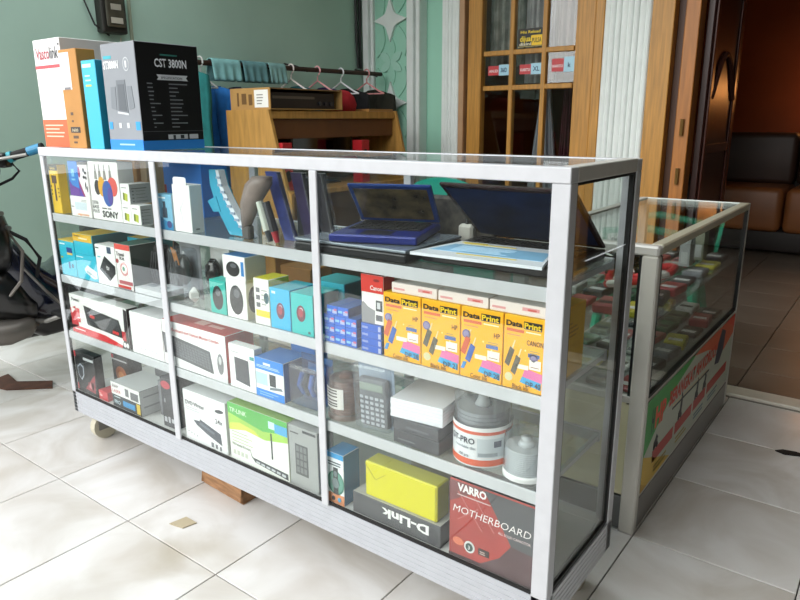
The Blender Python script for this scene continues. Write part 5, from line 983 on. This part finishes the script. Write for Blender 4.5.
def motorbike():
    t = thing('motorbike', 'black underbone motorbike with blue grip parked beside the green wall', 'motorbike', (-.762, .009, 0), -math.pi/2)
    blk = mat('08090b', .28, coat=.4); rub = mat('101010', .8); met = mat('8b8a86', .3, .8); blu = mat('0b1226', .2, coat=.6); gry = mat('6f6a64', .4, .4)
    def tb(n, pts, r, m, seg=10, par=t): b = B(); b.tube(pts, r, seg); return b.done(n, m, par, smooth=False)
    # local: +x forward (towards the yard), +y the side that faces the cabinet
    def wheel(x):
        M = Matrix.Translation((x, 0, .292)) @ Matrix.Rotation(math.pi/2, 4, 'X')
        b = B(); b.lathe([(.235, -.05), (.275, -.045), (.29, 0), (.275, .045), (.235, .05)], 32, closed=True); bmesh.ops.transform(b.bm, matrix=M, verts=b.bm.verts); w = b.done('tyre', rub, t, smooth=True)
        b = B(); b.lathe([(.215, -.03), (.236, -.03), (.236, .03), (.215, .03)], 32, closed=True); bmesh.ops.transform(b.bm, matrix=M, verts=b.bm.verts); b.done('rim', met, w)
        for k in range(6):
            a = k*math.pi/3; b = B(); b.tube([(x+.03*math.cos(a), 0, .292+.03*math.sin(a)), (x+.22*math.cos(a), 0, .292+.22*math.sin(a))], .012, 6); b.done('spoke', met, w)
        tb('hub', [(x, -.07, .292), (x, .07, .292)], .035, met)
    wheel(.44); wheel(-.80)
    for s_ in (-1, 1): tb('fork', [(.10, s_*.085, .85), (.44, s_*.085, .292)], .022, met)
    # handlebar turned on its lock
    S = Matrix.Rotation(math.radians(40), 4, 'Z')
    def hb(pts): return [tuple(S @ Vector(p)) for p in pts]
    tb('handlebar', hb([(-.06, -.33, 1.02), (-.05, -.2, .985), (.0, -.06, .965), (.0, .06, .965), (-.045, .2, .985), (-.05, .33, 1.02)]), .012, met)
    tb('grip', hb([(-.047, .215, .988), (-.05, .345, 1.026)]), .018, rub, 14); tb('grip_sleeve', hb([(-.049, .285, 1.008), (-.05, .335, 1.0232)]), .0190, mat('2f86b0', .3), 14); tb('grip_ring', hb([(-.0465, .205, .985), (-.047, .222, .990)]), .022, mat('2f9aa8', .3), 14)
    tb('grip', hb([(-.05, -.215, .988), (-.055, -.345, 1.026)]), .018, rub, 14)
    b = B(); b.box(-.08, -.015, .13, .205, .945, 1.005, .010, 0, 2); bmesh.ops.transform(b.bm, matrix=S, verts=b.bm.verts); b.done('switch_housing', blk, t)
    b = B(); b.box(-.095, -.03, .145, .185, .965, 1.0, .006); bmesh.ops.transform(b.bm, matrix=S, verts=b.bm.verts); b.done('lever_bracket', gry, t)
    tb('brake_lever', hb([(.0, .15, .975), (.03, .22, .985), (.02, .31, 1.0)]), .007, met, 8)
    tb('brake_cable', hb([(-.06, .205, .965), (-.075, .225, .93), (-.06, .20, .90), (-.03, .12, .86), (.02, .06, .80)]), .0055, rub, 8)
    tb('clutch_cable', hb([(-.06, .12, .955), (-.02, .06, .90), (.02, .04, .82)]), .009, rub, 8)
    b = B(); b.box(-.10, .06, -.15, .15, .90, .975, .03, 0, 3); bmesh.ops.transform(b.bm, matrix=S, verts=b.bm.verts); b.done('handlebar_cover', blk, t, smooth=True)
    def loftx(n, rows, m, par=t, pw=.75):
        b = B(); rr = []
        for x, zc, hz, w in rows:
            ring = []
            for k in range(20):
                a = 2*math.pi*k/20; c_, s_ = math.cos(a), math.sin(a)
                ring.append((x, w*math.copysign(abs(c_)**pw, c_), zc+hz*math.copysign(abs(s_)**pw, s_)))
            rr.append(ring)
        b.loft(rr); return b.done(n, m, par, smooth=True)
    loftx('leg_shield', [(.14, .70, .10, .10), (.06, .70, .15, .20), (-.02, .69, .18, .235), (-.07, .67, .17, .235), (-.10, .66, .14, .20)], blk)
    loftx('spine_cover', [(-.05, .56, .10, .13), (-.09, .55, .15, .19), (-.14, .50, .16, .215), (-.20, .43, .14, .22), (-.27, .385, .11, .20), (-.36, .40, .11, .17), (-.48, .45, .15, .15), (-.62, .52, .17, .15)], blu)
    loftx('side_cover', [(.06, .50, .06, .13), (.0, .46, .13, .19), (-.08, .43, .14, .21), (-.16, .38, .09, .2)], blk)
    loftx('seat', [(-.50, .72, .03, .08), (-.56, .73, .05, .12), (-.8, .75, .05, .14), (-1.1, .80, .05, .12), (-1.2, .82, .03, .08)], rub)
    loftx('tail', [(-.55, .62, .08, .13), (-.9, .66, .09, .14), (-1.2, .72, .06, .1), (-1.35, .74, .03, .05)], blk)
    loftx('engine_case', [(.10, .285, .03, .10), (.06, .285, .055, .18), (-.04, .28, .06, .22), (-.12, .29, .055, .22), (-.17, .30, .03, .17)], gry, pw=.6)
    loftx('crankcase', [(-.15, .30, .05, .12), (-.22, .30, .1, .15), (-.42, .31, .11, .14), (-.5, .32, .05, .1)], mat('2c2b2a', .4, .5), pw=.6)
    for s_ in (-1, 1): tb('swing_arm', [(-.45, s_*.1, .32), (-.80, s_*.1, .292)], .02, met); tb('shock', [(-.80, s_*.12, .31), (-.72, s_*.12, .62)], .022, met)
    tb('footrest', [(-.14, .10, .30), (-.17, .24, .315), (-.21, .31, .345)], .010, met, 8); b = B(); b.box(-.25, -.19, .24, .34, .335, .355, .005); b.done('footrest_rubber', rub, t)
    tb('side_stand', [(-.02, -.16, .26), (-.06, -.21, .15), (-.10, -.24, .004)], .009, rub, 8)
    tb('muffler', [(-.30, -.2, .25), (-.4, -.2, .26), (-.95, -.2, .38), (-1.0, -.2, .39)], [.03, .05, .055, .03], met, 16)
    tb('hose', [(-.10, .17, .70), (-.15, .21, .66), (-.19, .22, .58), (-.17, .21, .50)], .008, rub, 8); tb('hose', [(-.08, .2, .72), (-.12, .235, .62), (-.10, .23, .5), (-.06, .2, .44)], .007, gry, 8)
    tb('trim_strip', [(-.12, .214, .55), (-.20, .221, .43), (-.26, .205, .36)], .006, met, 8)
    b = B(); b.lathe([(.02, 0), (.075, .01), (.085, .05), (.06, .09)], 20); bmesh.ops.transform(b.bm, matrix=Matrix.Translation((.20, 0, .80)) @ Matrix.Rotation(-math.pi/2, 4, 'Y'), verts=b.bm.verts); b.done('headlight', mat('b9bcc0', .15, .3), t, smooth=True)
    for k in range(2): tb('bolt', [(-.06-.02*k, .20-.03*k, .78-.06*k), (-.06-.02*k, .245, .78-.06*k)], .009, met, 10)
motorbike()
